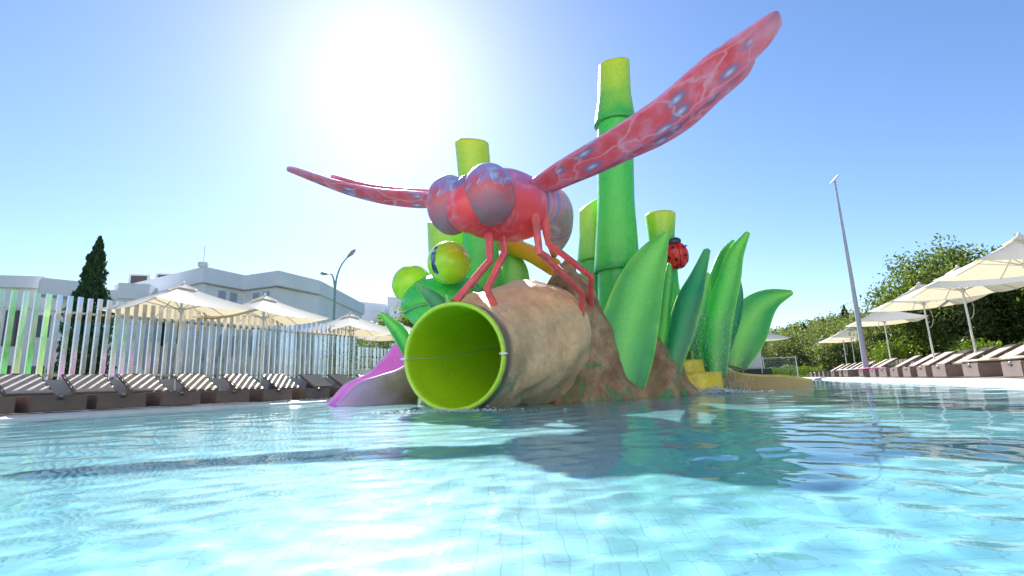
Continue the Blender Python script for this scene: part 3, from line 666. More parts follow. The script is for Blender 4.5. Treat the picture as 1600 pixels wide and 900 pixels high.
def wing(st, thick):
    U = cat_rom([a for a, b in st], 30); L = cat_rom([b for a, b in st], 30); rings = []; n = 30; m = 24
    for i in range(n):
        c = (U[i] + L[i]) / 2; ch = (U[i] - L[i]) / 2
        tg = unit((U[min(i + 1, n - 1)] + L[min(i + 1, n - 1)]) - (U[max(i - 1, 0)] + L[max(i - 1, 0)])); nn = unit(np.cross(tg, ch)); nn = nn if nn[2] > 0 else -nn
        th = min(thick, np.linalg.norm(ch) * .45)
        rings.append([c - DO + ch * math.cos(a) + nn * (th * math.sin(a) + .10 * np.linalg.norm(ch) * (1 - math.cos(a) ** 2)) for a in np.linspace(0, 2 * math.pi, m, endpoint=False)])
    tip = np.mean(rings[-1], 0) + unit(np.mean(rings[-1], 0) - np.mean(rings[-2], 0)) * .03
    for q in (.7, .35, .04): rings.append([tip + (p - tip) * q for p in rings[n - 1]])
    mb = MB(); mb.loft(rings); mb.build('wing', M_wing, df, angle=80)
for st in (WING_FR, WING_HR, WING_FL, WING_HL): wing(st, .04)
for L in LEGS:
    P = [np.array(p) - DO for p in L]; P[0] = P[0] + np.array((0, 0, .12))
    mb = MB(); mb.bar(P, [.055] + [.045] * (len(P) - 1)); mb.build('leg', M_leg, df, bevel=.004, angle=40)

# ---- orange pipe
M_or = plain('orange_pipe_paint', (.72, .34, .02), .3, var=.15, nscale=3)
pp = thing('orange_pipe', 'sloping orange pipe running down behind the rock mound', 'pipe', (-.2, 9.9, 3.1))
PO = np.array((-.2, 9.9, 3.1))
mb = MB(); mb.tube([np.array(p) - PO for p in ((-.9, 10.3, 3.45), (-.2, 9.95, 3.10), (.35, 9.55, 2.76), (.62, 9.3, 2.52), (.78, 9.12, 2.36))], .165, 24, 24); mb.build('pipe', M_or, pp)
mb = MB(); mb.tube([np.array(p) - PO for p in ((.10, 9.765, 2.935), (.16, 9.725, 2.9))], .19, 24); mb.build('flange', M_or, pp)

# ---- open chutes
def chute(name, label, P, half, wall, mats, zb=-.45):
    """U-shaped flume: P = spine (x, y, z of the bed), half = half width, wall = side height along the spine; the outer skirt goes down to the pool bed"""
    C = cat_rom(np.hstack([np.array(P, float), np.array(half)[:, None], np.array(wall)[:, None]]), 34); P, hw, wl = C[:, :3], C[:, 3], C[:, 4]
    o = thing(name, label, 'water slide', (P[0][0], P[0][1], 0)); O = np.array((P[0][0], P[0][1], 0))
    T = np.gradient(P[:, :2], axis=0); inn = []; sk = [[], []]; lips = [[], []]
    for p, t, h, w in zip(P, T, hw, wl):
        t = unit(t); s = np.array((t[1], -t[0], 0)); row = []
        for k in range(25):
            u = -1 + 2 * k / 24; x = math.sin(u * math.pi / 2); z = (1 - math.cos(u * math.pi / 2)) ** .9
            row.append(p - O + s * h * x + np.array((0, 0, w * z)))
        inn.append(row)
        for q, sg in enumerate((-1, 1)):
            e = p - O + s * h * sg + np.array((0, 0, w)); oo = e + s * sg * .06
            lips[q].append(e + s * sg * .03 + np.array((0, 0, .002)))
            foot = p - O + s * sg * (h + .13); foot[2] = zb
            sk[q].append([oo + (foot - oo) * f + s * sg * .03 * math.sin(math.pi * f) + (0, 0, 0) for f in np.linspace(0, 1, 9)])
    mb = MB(); mb.loft(inn, close=False); mb.build('bed', mats[0], o, angle=80)
    for q in range(2):
        mb = MB(); mb.loft(sk[q], close=False); mb.build('side_skirt', mats[1], o, angle=80)
        mb = MB(); mb.tube(lips[q], .038, 10); mb.build('lip', mats[2], o, angle=80)
    e = [np.array(x) for x in (inn[-1], inn[0])]
    return o
M_mag = fibreglass('magenta_bed', [(0, (.72, .24, .72)), (.5, (.82, .24, .74)), (1, (.84, .22, .70))], rough=.22, blot=.15)
M_maglip = plain('magenta_lip', (.66, .34, .72), .3, var=.1)
M_magskirt = fibreglass('violet_brown_skirt', [(0, (.74, .34, .74)), (.22, (.62, .38, .72)), (.42, (.44, .28, .42)), (.6, (.22, .15, .09)), (1, (.18, .13, .06))], rough=.35, blot=.5)
chute('purple_chute', 'open purple water chute dropping into the pool beside the lime tube', [(-3.66, 10.42, -.08), (-3.36, 10.60, -.03), (-3.05, 10.82, .06), (-2.78, 11.10, .22), (-2.55, 11.5, .55), (-2.3, 12.0, 1.0), (-2.05, 12.5, 1.25)], [.42, .42, .42, .42, .42, .42, .42], [.08, .40, .46, .44, .42, .42, .42], (M_mag, M_magskirt, M_maglip))
M_yel = fibreglass('yellow_bed', [(0, (.82, .60, .03)), (1, (.82, .62, .03))], rough=.25, blot=.2)
M_ybrown = fibreglass('ochre_brown_skirt', [(0, (.50, .33, .13)), (.5, (.42, .26, .11)), (1, (.32, .19, .08))], rough=.45, blot=.5)
M_ylip = plain('ochre_lip', (.60, .44, .12), .4, var=.2)
chute('yellow_chute', 'open yellow water chute with brown sides below the arching blade', [(6.42, 11.50, -.10), (5.9, 11.64, -.06), (5.35, 11.70, -.01), (4.95, 11.76, .09), (4.6, 11.92, .36), (4.3, 12.2, .72), (4.1, 12.6, .9)], [.34, .36, .36, .36, .36, .36, .36], [.24, .30, .28, .26, .28, .3, .3], (M_yel, M_ybrown, M_ylip))

# ---- yellow steps with the cascade
steps = thing('cascade_steps', 'two wet yellow rounded steps where water pours between the blades', 'steps', (3.35, 9.95, 0))
def step(c, half, dep, z0, z1):
    n = 24; prof = [(0, z0), (0, z1 - .06), (.015, z1 - .025), (.05, z1), (dep, z1 + .01), (dep, z0)]; rings = []
    for i in range(n):
        u = -1 + 2 * i / (n - 1); x = u * half; y0 = .22 * u * u
        rings.append([(c[0] + x, c[1] + y0 + a, z) for a, z in prof])
    mb = MB(); mb.loft(rings); return mb
M_step = plain('yellow_step_paint', (.84, .62, .04), .3, var=.25, nscale=4)
step((.05, -.35), .50, .8, -.5, .39).build('step', M_step, steps, angle=50)
step((-.02, .0), .38, .7, .0, .64).build('step', M_step, steps, angle=50)

def foam_mat():
    m, t, b = new_mat('white_foam'); v = coords(t)
    r = ramp(t, [(.3, (.72, .80, .82)), (.7, (.92, .95, .95))]); t.links.new(noise_n(t, v, 20, 4), r.inputs[0]); t.links.new(r.outputs[0], b.inputs['Base Color'])
    b.inputs['Roughness'].default_value = .35; b.inputs['Transmission Weight'].default_value = .35; b.inputs['IOR'].default_value = 1.2; bump(t, b, noise_n(t, v, 60, 3), .4, .01); return m
M_foam = foam_mat()
OCT = np.array([(1, 0, 0), (-1, 0, 0), (0, 1, 0), (0, -1, 0), (0, 0, 1), (0, 0, -1)], float); OF = np.array([(0, 2, 4), (2, 1, 4), (1, 3, 4), (3, 0, 4), (2, 0, 5), (1, 2, 5), (3, 1, 5), (0, 3, 5)])
def drops(name, P, size, stretch, label=None):
    P = np.array(P); n = len(P); V = P[:, None, :] + OCT[None] * np.array(size).reshape(-1, 1, 1) * (np.array(stretch) if stretch is not None else 1.)
    F = (OF[None] + (np.arange(n) * 6)[:, None, None]).reshape(-1, 3)
    o = link(name, raw_mesh(name, V, F, M_foam, True)); return tag(o, kind='stuff')
g = np.random.default_rng(3)
P = []; 
for k in range(1500):
    a = g.normal(0, .38); b = g.normal(0, .14); P.append((3.55 + a, 9.42 + b + .25 * a * a, abs(g.normal(0, .045)) * math.exp(-(a / .45) ** 2)))
drops('cascade_foam', P, g.uniform(.008, .03, 1500), (1, 1, .8))
P = []
for k in range(420):
    a = g.normal(0, .42); P.append((-.80 + a * .9, 6.08 + a * -.30 + g.normal(0, .07), abs(g.normal(0, .014))))
drops('mouth_foam', P, g.uniform(.005, .016, 420), (1.3, 1, .6))
P = []; st = []
for k in range(900):   # drops falling from the blades over the steps
    x = 3.1 + g.random() * 1.0; z = g.random() ** 1.3 * 1.5; P.append((x + .12 * (1.5 - z), 9.55 + g.normal(0, .18) + .1 * z, z))
drops('cascade_spray', P, g.uniform(.0022, .0045, 900), (.8, .8, 8.))
# ------------------------------------------------------------------ things on the deck
def wicker_mat():
    m, t, b = new_mat('brown_wicker'); v = coords(t)
    ch = nd(t, 'TexChecker'); ch.inputs['Scale'].default_value = 55; t.links.new(v, ch.inputs['Vector'])
    ch.inputs['Color1'].default_value = (.13, .082, .066, 1); ch.inputs['Color2'].default_value = (.19, .125, .10, 1)
    r = ramp(t, [(.3, (.8, .8, .8)), (.7, (1.1, 1.1, 1.1))]); t.links.new(noise_n(t, v, 5, 5), r.inputs[0])
    t.links.new(mixc(t, 1., ch.outputs['Color'], r.outputs[0], 'MULTIPLY'), b.inputs['Base Color']); b.inputs['Roughness'].default_value = .42
    bump(t, b, ch.outputs['Fac'], .4, .006); return m
M_wick = wicker_mat()
M_sling = plain('taupe_sling', (.44, .36, .30), .6, var=.15, nscale=9, bmp=.2)
M_dark = plain('dark_slot', (.012, .011, .011), .5); M_tyre = plain('wheel_rubber', (.05, .05, .05), .6); M_steel = plain('brushed_steel', (.55, .56, .57), .3, 1., var=.05)
M_cush = plain('beige_cushion', (.55, .42, .31), .8, var=.1, nscale=8, bmp=.2)
def make_lounger():
    """foot end at the origin facing -x, head end at +x"""
    o = thing('sun_lounger', '-', 'sun lounger')
    mb = MB(); mb.box((.36, 0, .165), (.70, .80, .27)); fb = mb.build('foot_box', M_wick, o, bevel=.012, smooth=True, angle=35)
    mb = MB(); mb.box((-.004, 0, .235), (.012, .10, .028)); mb.build('grip_slot', M_dark, fb)
    mb = MB(); mb.ellip((-.002, 0, .285), (.01, .035, .012), None, 12, 8); mb.build('badge', M_steel, fb)
    for s in (-1, 1):
        mb = MB(); mb.box((1.35, s * .375, .245), (1.28, .05, .11)); mb.build('side_rail', M_wick, o, bevel=.008)
        mb = MB(); mb.box((1.93, s * .37, .115), (.07, .06, .15)); mb.build('leg', M_wick, o, bevel=.006)
        mb = MB(); pts = [(1.62 + .095 * math.cos(a), s * .30, .125 + .095 * math.sin(a)) for a in np.linspace(0, 2 * math.pi, 22, endpoint=False)]
        ring = [[np.array(p) + q for q in ((0, -.018, 0), (0, .018, 0), ((p[0] - 1.62) * -.2, .018, (p[2] - .125) * -.2), ((p[0] - 1.62) * -.2, -.018, (p[2] - .125) * -.2))] for p in pts]
        mb.loft(ring + [ring[0]], caps=False); wh = mb.build('wheel', M_tyre, o)
        mb = MB(); mb.tube([(1.62, s * .28, .125), (1.62, s * .325, .125)], .03, 10); mb.build('hub', M_steel, wh)
        for k in range(3):
            a = k * math.pi / 3; mb = MB(); mb.box((1.62, s * .30, .125), (.155, .012, .014), 0, 0, a); mb.build('spoke', M_steel, wh)
    mb = MB(); mb.box((.92, 0, .295), (.46, .70, .03)); mb.build('seat', M_sling, o, bevel=.006)
    # raised backrest, hinged at x = 1.12
    an = R(28); L = .86; c = np.array((1.13 + L / 2 * math.cos(an), 0, .315 + L / 2 * math.sin(an)))
    mb = MB(); mb.box(c, (L, .74, .045), 0, 0, -an); bk = mb.build('backrest', M_wick, o, bevel=.01)
    up = np.array((-math.sin(an), 0, math.cos(an)))
    mb = MB(); mb.box(c + up * .026, (L - .10, .64, .012), 0, 0, -an); mb.build('sling', M_sling, bk, bevel=.003)
    e = c + np.array((math.cos(an), 0, math.sin(an))) * (L / 2 - .03) + up * .034
    mb = MB(); mb.box(e, (.03, .11, .006), 0, 0, -an); mb.build('grip_slot', M_dark, bk)
    mb = MB(); mb.box((1.66, 0, .42), (.03, .5, .34), 0, 0, R(-20)); mb.build('prop', M_steel, o)
    return o
proto = make_lounger()
def place_lounger(x, y, rz, label, group):
    o = proto if not place_lounger.used else copy_tree(proto); place_lounger.used = True
    o.location = (x, y, DECK); o.rotation_euler = (0, 0, rz); o['label'] = label; o['group'] = group; return o
place_lounger.used = False
LZ = math.atan2(LN[1], LN[0]); RZ = math.atan2(RN[1], RN[0])
LROW = [-1.2, -.15, .83, 1.78, 2.84, 3.97, 5.12, 6.34, 7.5, 8.65, 9.8]; ORD = ['first', 'second', 'third', 'fourth', 'fifth', 'sixth', 'seventh', 'eighth', 'ninth', 'tenth', 'eleventh', 'twelfth']
for k, t in enumerate(LROW):
    p = LP + LD * t
    place_lounger(p[0], p[1], LZ + random.uniform(-.06, .06), 'brown woven lounger before the steel fence, %s in its row counting from the purple chute' % ORD[10 - k], 'sun loungers before the fence')
R_ROW = [.26, 1.95, 3.72, 4.95, 6.2, 7.45, 8.75, 10.1, 11.9, 14.9, 16.2, 18.2, 19.6, 21.1, 22.7, 24.4, 26.2]
for k, t in enumerate(R_ROW):
    p = RP + RD * t
    if k < 2: lab = ('brown lounger under a pale cushion at the free end of the row', 'brown lounger under a pale cushion, next to the bare loungers')[k]; nb = 0
    elif k == 8: lab = 'brown lounger with a pink towel lying on it, before the trees'
    elif k in (9, 10): lab = 'brown lounger under a white towel, %s the pink-towelled lounger' % ('next to' if k == 9 else 'second along from')
    else: lab = 'bare brown lounger before the trees, %s bare one counting from the cushioned loungers' % ORD[nb]; nb += 1
    o = place_lounger(p[0], p[1], RZ + random.uniform(-.05, .05), lab, 'sun loungers before the trees')
def soft_slab(name, label, cat, loc, rz, size, mat, wav=.01, group=None):
    """a limp cushion or towel: rounded slab with uneven top"""
    nx, ny = 14, 12; top = []; V = []; F = []
    for s in (1, 0):
        for i in range(nx):
            for j in range(ny):
                u, v = i / (nx - 1) * 2 - 1, j / (ny - 1) * 2 - 1
                e = (1 - abs(u) ** 8) * (1 - abs(v) ** 8)
                z = size[2] * (.5 + .5 * e) if s else size[2] * .5 * (1 - e)
                z += wav * mnoise.noise((u * 2.2 + loc[0], v * 2.2, loc[1])) * s
                V.append((u * size[0] / 2 * (1 + .02 * mnoise.noise((v * 3, loc[0], 1))), v * size[1] / 2 * (1 + .03 * mnoise.noise((u * 3, loc[1], 2))), z))
    k = nx * ny
    for i in range(nx - 1):
        for j in range(ny - 1):
            a = i * ny + j; F.append((a, a + ny, a + ny + 1, a + 1)); F.append((k + a, k + a + 1, k + a + ny + 1, k + a + ny))
    bd = [i * ny for i in range(nx)] + [(nx - 1) * ny + j for j in range(1, ny)] + [i * ny + ny - 1 for i in range(nx - 2, -1, -1)] + [j for j in range(ny - 2, 0, -1)]
    for a, b in zip(bd, bd[1:] + bd[:1]): F.append((a, b, k + b, k + a))
    mb = MB(); mb.add(V, F); o = mb.build(name, mat, None, angle=70); o.location = loc; o.rotation_euler = (0, 0, rz); return tag(o, label, cat, group)
for k, (ang, lab) in enumerate(((.0, 'pale cushion lying on the lounger at the free end of the row'), (.05, 'pale cushion lying on the lounger next to the bare loungers'))):
    p = RP + RD * R_ROW[k] + RN * .48
    soft_slab('cushion', lab, 'cushion', (p[0], p[1], DECK + .305), RZ + ang, (.98, .76, .075), M_cush, .012, 'cushions on the loungers')
for k, c, lab in ((8, (.62, .16, .34), 'pink towel spread over a lounger'), (9, (.66, .66, .70), 'white towel on the lounger next to the pink towel'), (10, (.62, .62, .68), 'white towel on the second lounger along from the pink towel')):
    p = RP + RD * R_ROW[k] + RN * .42
    soft_slab('towel', lab, 'towel', (p[0], p[1], DECK + .305), RZ + .1, (.8, .74, .05), plain('towel_cloth', c, .9, var=.2, nscale=9, bmp=.3), .04, None if k == 8 else 'white towels on loungers')

# ---- parasols
def canvas_mat():
    m, t, b = new_mat('cream_canvas'); v = coords(t)
    r = ramp(t, [(.3, (.84, .81, .74)), (.7, (.88, .86, .80))]); t.links.new(noise_n(t, v, 3, 5), r.inputs[0]); t.links.new(r.outputs[0], b.inputs['Base Color']); b.inputs['Roughness'].default_value = .8
    tr = nd(t, 'BsdfTranslucent'); tr.inputs['Color'].default_value = (.72, .60, .38, 1); mx = nd(t, 'MixShader'); mx.inputs[0].default_value = .42
    out = t.nodes['Material Output']; t.links.new(b.outputs[0], mx.inputs[1]); t.links.new(tr.outputs[0], mx.inputs[2]); t.links.new(mx.outputs[0], out.inputs[0])
    bump(t, b, noise_n(t, v, 60, 2), .1, .005); return m
M_canvas = canvas_mat(); M_pole = plain('white_pole', (.78, .78, .76), .35, var=.04); M_rib = plain('pale_rib', (.66, .66, .64), .4, var=.05)
def make_parasol():
    o = thing('parasol', '-', 'parasol'); Hh = 1.24; ze, za = 2.28, 2.88
    mb = MB(); mb.tube([(0, 0, .06), (0, 0, za - .05)], .027, 14); mb.build('pole', M_pole, o)
    mb = MB(); mb.box((0, 0, .04), (.6, .6, .08)); mb.build('base', plain('parasol_base_stone', (.12, .12, .13), .6), o, bevel=.015)
    mb = MB(); mb.tube([(0, 0, .08), (0, 0, .34)], .045, 14); mb.build('base_sleeve', plain('dark_sleeve', (.03, .03, .035), .4), o)
    def surf(k, f, g):   # panel k, f from apex 0 to edge 1, g across -1..1
        a = k * math.pi / 2; x = Hh * f; y = Hh * f * g
        sag = -.075 * f * (1 - g * g) * f - .05 * math.sin(math.pi * f) * (1 - .4 * abs(g)); z = za - (za - ze) * f + sag + .012 * abs(g) ** 6 * f
        x *= 1 - .045 * (1 - g * g) * f
        return np.array((x * math.cos(a) - y * math.sin(a), x * math.sin(a) + y * math.cos(a), z))
    for k in range(4):
        mb = MB(); mb.loft([[surf(k, .06 + .94 * i / 10, -1 + 2 * j / 14) for j in range(15)] for i in range(11)], close=False); p = mb.build('canopy_panel', M_canvas, o, angle=60)
        mb = MB(); mb.loft([[surf(k, .02 + .17 * i / 3, -1 + 2 * j / 6) + (0, 0, .055 - .02 * i / 3) for j in range(7)] for i in range(4)], close=False); mb.build('vent_flap', M_canvas, o, angle=60)
        for g in (0, 1):
            q = [surf(k, f, g) - (0, 0, .022) for f in (.04, .35, .7, .985)]; mb = MB(); mb.tube(q, .012, 6, 8); rb = mb.build('rib', M_rib, o)
            mb = MB(); mb.tube([(q[1] + q[2]) / 2, np.array((0, 0, 2.28)) + unit((q[2] - q[0]) * (1, 1, 0)) * .05], .010, 6); mb.build('strut', M_rib, rb)
    mb = MB(); mb.tube([(0, 0, 2.23), (0, 0, 2.33)], .06, 14); mb.build('runner', M_pole, o)
    mb = MB(); mb.ellip((0, 0, za + .06), (.035, .035, .05), None, 12, 8); mb.build('finial', M_pole, o)
    mb = MB(); mb.tube([(.05, 0, 2.25), (.14, .03, 2.05), (.19, .05, 1.8), (.12, .05, 1.55), (.03, .02, 1.5)], .008, 5, 14); mb.build('cord', M_rib, o)
    return o
par = make_parasol(); first = True; npl = npr = 0
PL = 'cream square parasol on a white pole, in the row before the slatted fence'; PR = 'cream square parasol on a white pole, in the row before the trees'
for x, y, rz, lab, gr in [(-8.06, 12.3, -.49, PL, 'parasols before the fence'), (-6.98, 14.2, -.45, PL, 'parasols before the fence'), (-5.85, 18.2, -.5, PL, 'parasols before the fence'), (-4.78, 20.7, -.47, PL, 'parasols before the fence'),
                     (10.75, 10.5, -.4, PR, 'parasols before the trees'), (12.2, 13.7, -.36, PR, 'parasols before the trees'), (13.1, 16.2, -.4, PR, 'parasols before the trees'), (15.8, 21.8, -.42, PR, 'parasols before the trees'),
                     (20.3, 31., -.4, PR, 'parasols before the trees'), (21.4, 33.5, -.38, PR, 'parasols before the trees'), (14.25, 30., .4, 'lone cream parasol beside the ball net', None)]:
    o = par if first else copy_tree(par); first = False
    if lab is PL: lab = 'cream square parasol before the steel fence, %s counting from the cypress' % ORD[npl]; npl += 1
    elif lab is PR: lab = 'cream square parasol before the trees, %s counting from the cushioned loungers' % ORD[npr]; npr += 1
    o.location = (x, y, DECK); o.rotation_euler = (0, random.uniform(-.012, .012), rz); o['label'] = lab
    if gr: o['group'] = gr
    elif 'group' in o: del o['group']

# ---- fences
def mirror_mat():
    m, t, b = new_mat('polished_steel_slat'); v = coords(t)
    b.inputs['Base Color'].default_value = (.80, .81, .84, 1); b.inputs['Metallic'].default_value = .95
    r = ramp(t, [(.3, (.10,) * 3), (.7, (.24,) * 3)]); t.links.new(noise_n(t, v, 3, 4), r.inputs[0]); t.links.new(r.outputs[0], b.inputs['Roughness'])
    mp = nd(t, 'Mapping'); mp.inputs['Scale'].default_value = (6, 6, .8); t.links.new(v, mp.inputs[0]); bump(t, b, noise_n(t, mp.outputs[0], 2, 2), .05, .05); return m
M_slat = mirror_mat(); M_wallw = plain('white_render', (.74, .74, .76), .8, var=.05, nscale=1.2, bmp=.15)
M_base = plain('grey_kerb_render', (.46, .46, .48), .8, var=.08, nscale=2, bmp=.15)
def fence(label, P0, t0, t1, z0, z1, pitch, wd, wall_h, wmat, group=None):
    o = thing('slat_fence', label, 'fence', (P0[0] + LD[0] * t0, P0[1] + LD[1] * t0, 0)); L = t1 - t0; a = math.atan2(LD[1], LD[0])
    mb = MB(); c = LD * L / 2; mb.box((c[0], c[1], wall_h / 2 + DECK - .05), (L, .16, wall_h + .06), a); mb.build('base_wall', wmat, o, bevel=.01)
    b0 = MB(); b0.box((0, 0, 0), (wd, .045, z1 - z0)); me = b0.mesh('slat', M_slat, bevel=.005)
    for k in range(int(L / pitch)):
        s = (k + .5) * pitch; q = LD * s; x = link('slat', me, o); x.location = (q[0], q[1], (z0 + z1) / 2 + random.uniform(-.01, .01)); x.rotation_euler = (0, 0, a + R(6) + random.uniform(-.10, .10))
    for z in (z0 + .12, z1 - .35):
        mb = MB(); q = LD * L / 2 + LN * .06; mb.box((q[0], q[1], z), (L, .03, .05), a); mb.build('rail', M_steel, o)
    return o
FP = LP + LN * 2.55
fence('tall fence of upright polished steel slats along the deck', FP, -5., 10.3, .70, 2.52, .185, .098, .66, M_base)
fence('lower fence of steel slats on a white wall beyond the tall fence', FP + LN * .3, 10.55, 19.5, 1.0, 1.85, .20, .11, .95, M_wallw)
# ---- lamps and mast
M_grn = plain('green_grey_lamp_paint', (.24, .40, .36), .4, var=.1); M_grey = plain('grey_mast_paint', (.42, .41, .46), .4, var=.08); M_glass = plain('lamp_lens', (.5, .5, .48), .2, var=.05)
sl = thing('street_lamp', 'green double-armed street lamp with teardrop heads behind the parasols', 'street lamp', (-12.0, 34, 0))
mb = MB(); mb.tube([(0, 0, 0), (.0, 0, 3), (.02, 0, 6.9)], [.12, .10, .075], 12); mb.build('pole', M_grn, sl)
for pts, tip in (([(.02, 0, 6.9), (.12, 0, 7.9), (.4, 0, 8.7), (.75, 0, 9.2)], (.35, 0, .35)), ([(.02, 0, 6.9), (-.06, 0, 7.6), (-.2, 0, 8.05), (-.42, 0, 8.15)], (-.35, 0, .02))):
    mb = MB(); mb.tube(pts, [.07, .06, .05, .045], 10, 14); ar = mb.build('arm', M_grn, sl)
    p = np.array(pts[-1]); d = np.array(tip); mb = MB(); mb.tube([p - d * .1, p + d * .4, p + d * .9, p + d * 1.4, p + d * 1.75], [.05, .13, .19, .17, .03], 12, 12, squash=.6); h = mb.build('lamp_head', M_grey, ar)
    mb = MB(); mb.ellip(p + d * .95 + (0, -.06, -.07), (.17, .12, .06), None, 14, 8); mb.build('lens', M_glass, h)
ms = thing('light_mast', 'tall tapering grey light mast with a slim bar head behind the loungers', 'light mast', (13.5, 20, 0))
mb = MB(); mb.tube([(0, 0, 0), (-.02, 0, 4), (-.06, 0, 8.05)], [.105, .075, .04], 16, 10); mb.build('pole', M_grey, ms)
mb = MB(); mb.box((-.06, 0, 8.12), (.62, .16, .05), .2, 0, R(-42)); mb.build('lamp_head', plain('pale_lamp_head', (.7, .7, .68), .4), ms, bevel=.012)
mb = MB(); mb.tube([(-.06, 0, 8.0), (-.06, 0, 8.12)], .045, 10); mb.build('bracket', M_grey, ms)
mb = MB(); mb.box((0, 0, .06), (.5, .5, .05)); mb.build('base_plate', M_grey, ms, bevel=.01)

# ------------------------------------------------------------------ buildings
M_stucco = plain('white_stucco', (.86, .86, .87), .85, var=.05, nscale=.5, bmp=.1); M_shut = plain('grey_blue_shutter', (.40, .44, .52), .6); M_door = plain('red_brown_door', (.20, .06, .04), .5); M_pane = plain('dark_glass', (.05, .06, .08), .1); M_roofb = plain('flat_roof', (.5, .48, .45), .9)
M_soffit = plain('soffit_beige', (.52, .49, .45), .85)
def wall_run(o, name, pts, z0, z1, thick, mat):
    mb = MB(); P = [np.array(p, float) for p in pts]; n = len(P); out = []
    mb.prism([tuple(p) for p in P], z0, z1); return mb.build(name, mat, o, smooth=False)
def opening(o, p, q, z0, z1, kind, out=.03):
    """a framed window, shutter or door set on the facade between plan points p and q"""
    p, q = np.array(p, float), np.array(q, float); d = q - p; L = np.linalg.norm(d); a = math.atan2(d[1], d[0]); nrm = np.array((d[1], -d[0])) / L; c = (p + q) / 2 + nrm * out
    mb = MB(); mb.box((c[0], c[1], (z0 + z1) / 2), (L, .10, z1 - z0), a); f = mb.build('door' if kind == 'door' else 'window', M_white if kind != 'door' else M_door, o, bevel=.01)
    n = 2 if L > .9 else 1
    for k in range(n):
        s = (k + .5) / n - .5; cc = c + d / L * (s * L * .94) + nrm * .055
        mb = MB(); mb.box((cc[0], cc[1], (z0 + z1) / 2), (L * .94 / n - .06, .03, z1 - z0 - .12), a); mb.build('shutter' if kind == 'shutter' else 'pane', M_shut if kind == 'shutter' else M_pane, f)
    return f
b2 = thing('apartment_block', 'white apartment block with stepped corners and grey shutters behind the fence', 'building', (-18.5, 30, 0))
O2 = np.array((-18.5, 30))
def rel(p, O): return (p[0] - O[0], p[1] - O[1])
foot = [(-18.5, 30), (-17.45, 32.7), (-14.8, 31.7), (-13.45, 35.2), (-13.45, 46), (-30, 46), (-27.7, 35)]
inner = [(-18.6, 30.35), (-17.62, 32.95), (-15.0, 32.0), (-13.6, 35.4), (-13.6, 45.8), (-29.8, 45.8), (-27.4, 35.2)]
wall_run(b2, 'wall', [rel(p, O2) for p in inner], 0, 7.0, 0, M_stucco)
wall_run(b2, 'parapet', [rel(p, O2) for p in foot], 7.0, 7.95, 0, M_stucco)
mb = MB(); mb.prism([rel(p, O2) for p in [(-18.5, 30), (-17.45, 32.7), (-14.8, 31.7), (-13.45, 35.2), (-13.6, 35.4), (-15.0, 32.0), (-17.62, 32.95), (-18.6, 30.35)]], 6.94, 6.997); mb.build('soffit', M_soffit, b2, smooth=False)
for f0, f1, zz in ((.3, .52, (5.7, 6.75)), (.60, .82, (5.7, 6.75)), (.3, .52, (2.6, 4.0)), (.60, .82, (2.6, 4.0))):
    A_, B_ = np.array(rel(inner[0], O2)), np.array(rel(inner[1], O2)); opening(b2, A_ + (B_ - A_) * f0, A_ + (B_ - A_) * f1, zz[0], zz[1], 'shutter')
    A_, B_ = np.array(rel(inner[1], O2)), np.array(rel(inner[2], O2)); opening(b2, A_ + (B_ - A_) * (f0 + .02), A_ + (B_ - A_) * (f1 + .02), zz[0], zz[1], 'shutter')
for f0, f1, zz in ((.55, .62, (3.4, 5.0)), (.75, .82, (3.4, 5.0)), (.3, .37, (3.4, 5.0)), (.12, .17, (.1, 2.2))):
    A_, B_ = np.array(rel(inner[6], O2)), np.array(rel(inner[0], O2)); opening(b2, A_ + (B_ - A_) * f0, A_ + (B_ - A_) * f1, zz[0], zz[1], 'window')
mb = MB(); mb.box((-.2, .2, 8.1), (.5, .5, .3), .3); mb.build('roof_post', M_stucco, b2, bevel=.03)
for x, y in ((-8.2, 6.), (-6.3, 6.)):
    mb = MB(); mb.box((x, y, 8.45), (1.3, .9, 1.05), .35); ac = mb.build('air_conditioner', M_stucco, b2, bevel=.03)
    mb = MB(); mb.box((x + .15, y - .45, 8.45), (.95, .05, .8), .35); mb.build('grille', plain('brown_grille', (.14, .09, .07), .6), ac)
mb = MB(); mb.tube([(-.2, .2, 8.2), (-.2, .2, 9.3)], .02, 6); mb.build('aerial', M_steel, b2)
mb = MB(); mb.box((.42, 1.45, 4.95), (1.9, 1.0, .12), 1.2); bal = mb.build('balcony', M_stucco, b2, bevel=.02)
for k in range(12):
    mb = MB(); mb.tube([(.12 + .085 * k * .75, .5 + .17 * k, 5.0), (.12 + .085 * k * .75, .5 + .17 * k, 5.85)], .015, 6); mb.build('baluster', M_white, bal)
b1 = thing('low_house', 'white two-storey house with overhanging upper box and outside stair behind the fence', 'building', (-24.4, 26, 0)); O1 = np.array((-24.4, 26))
wall_run(b1, 'wall', [rel(p, O1) for p in [(-31, 25.2), (-24.2, 27.6), (-22.9, 28.2), (-21.4, 29.4), (-24, 36), (-34, 33)]], 0, 6.35, 0, M_stucco)
wall_run(b1, 'upper_box', [rel(p, O1) for p in [(-25.2, 26.6), (-24.4, 25.9), (-23.3, 27.2), (-23.9, 28.)]], 5.75, 6.62, 0, M_stucco)
wall_run(b1, 'upper_box', [rel(p, O1) for p in [(-23.7, 29.7), (-22.4, 28.5), (-21.1, 29.2), (-21.6, 30.6)]], 5.9, 6.8, 0, M_stucco)
wall_run(b1, 'parapet', [rel(p, O1) for p in [(-32, 24.6), (-25.3, 27.0), (-25.5, 28), (-32, 26)]], 6.3, 6.95, 0, M_stucco)
A_, B_ = np.array(rel((-31, 25.2), O1)), np.array(rel((-24.2, 27.6), O1))
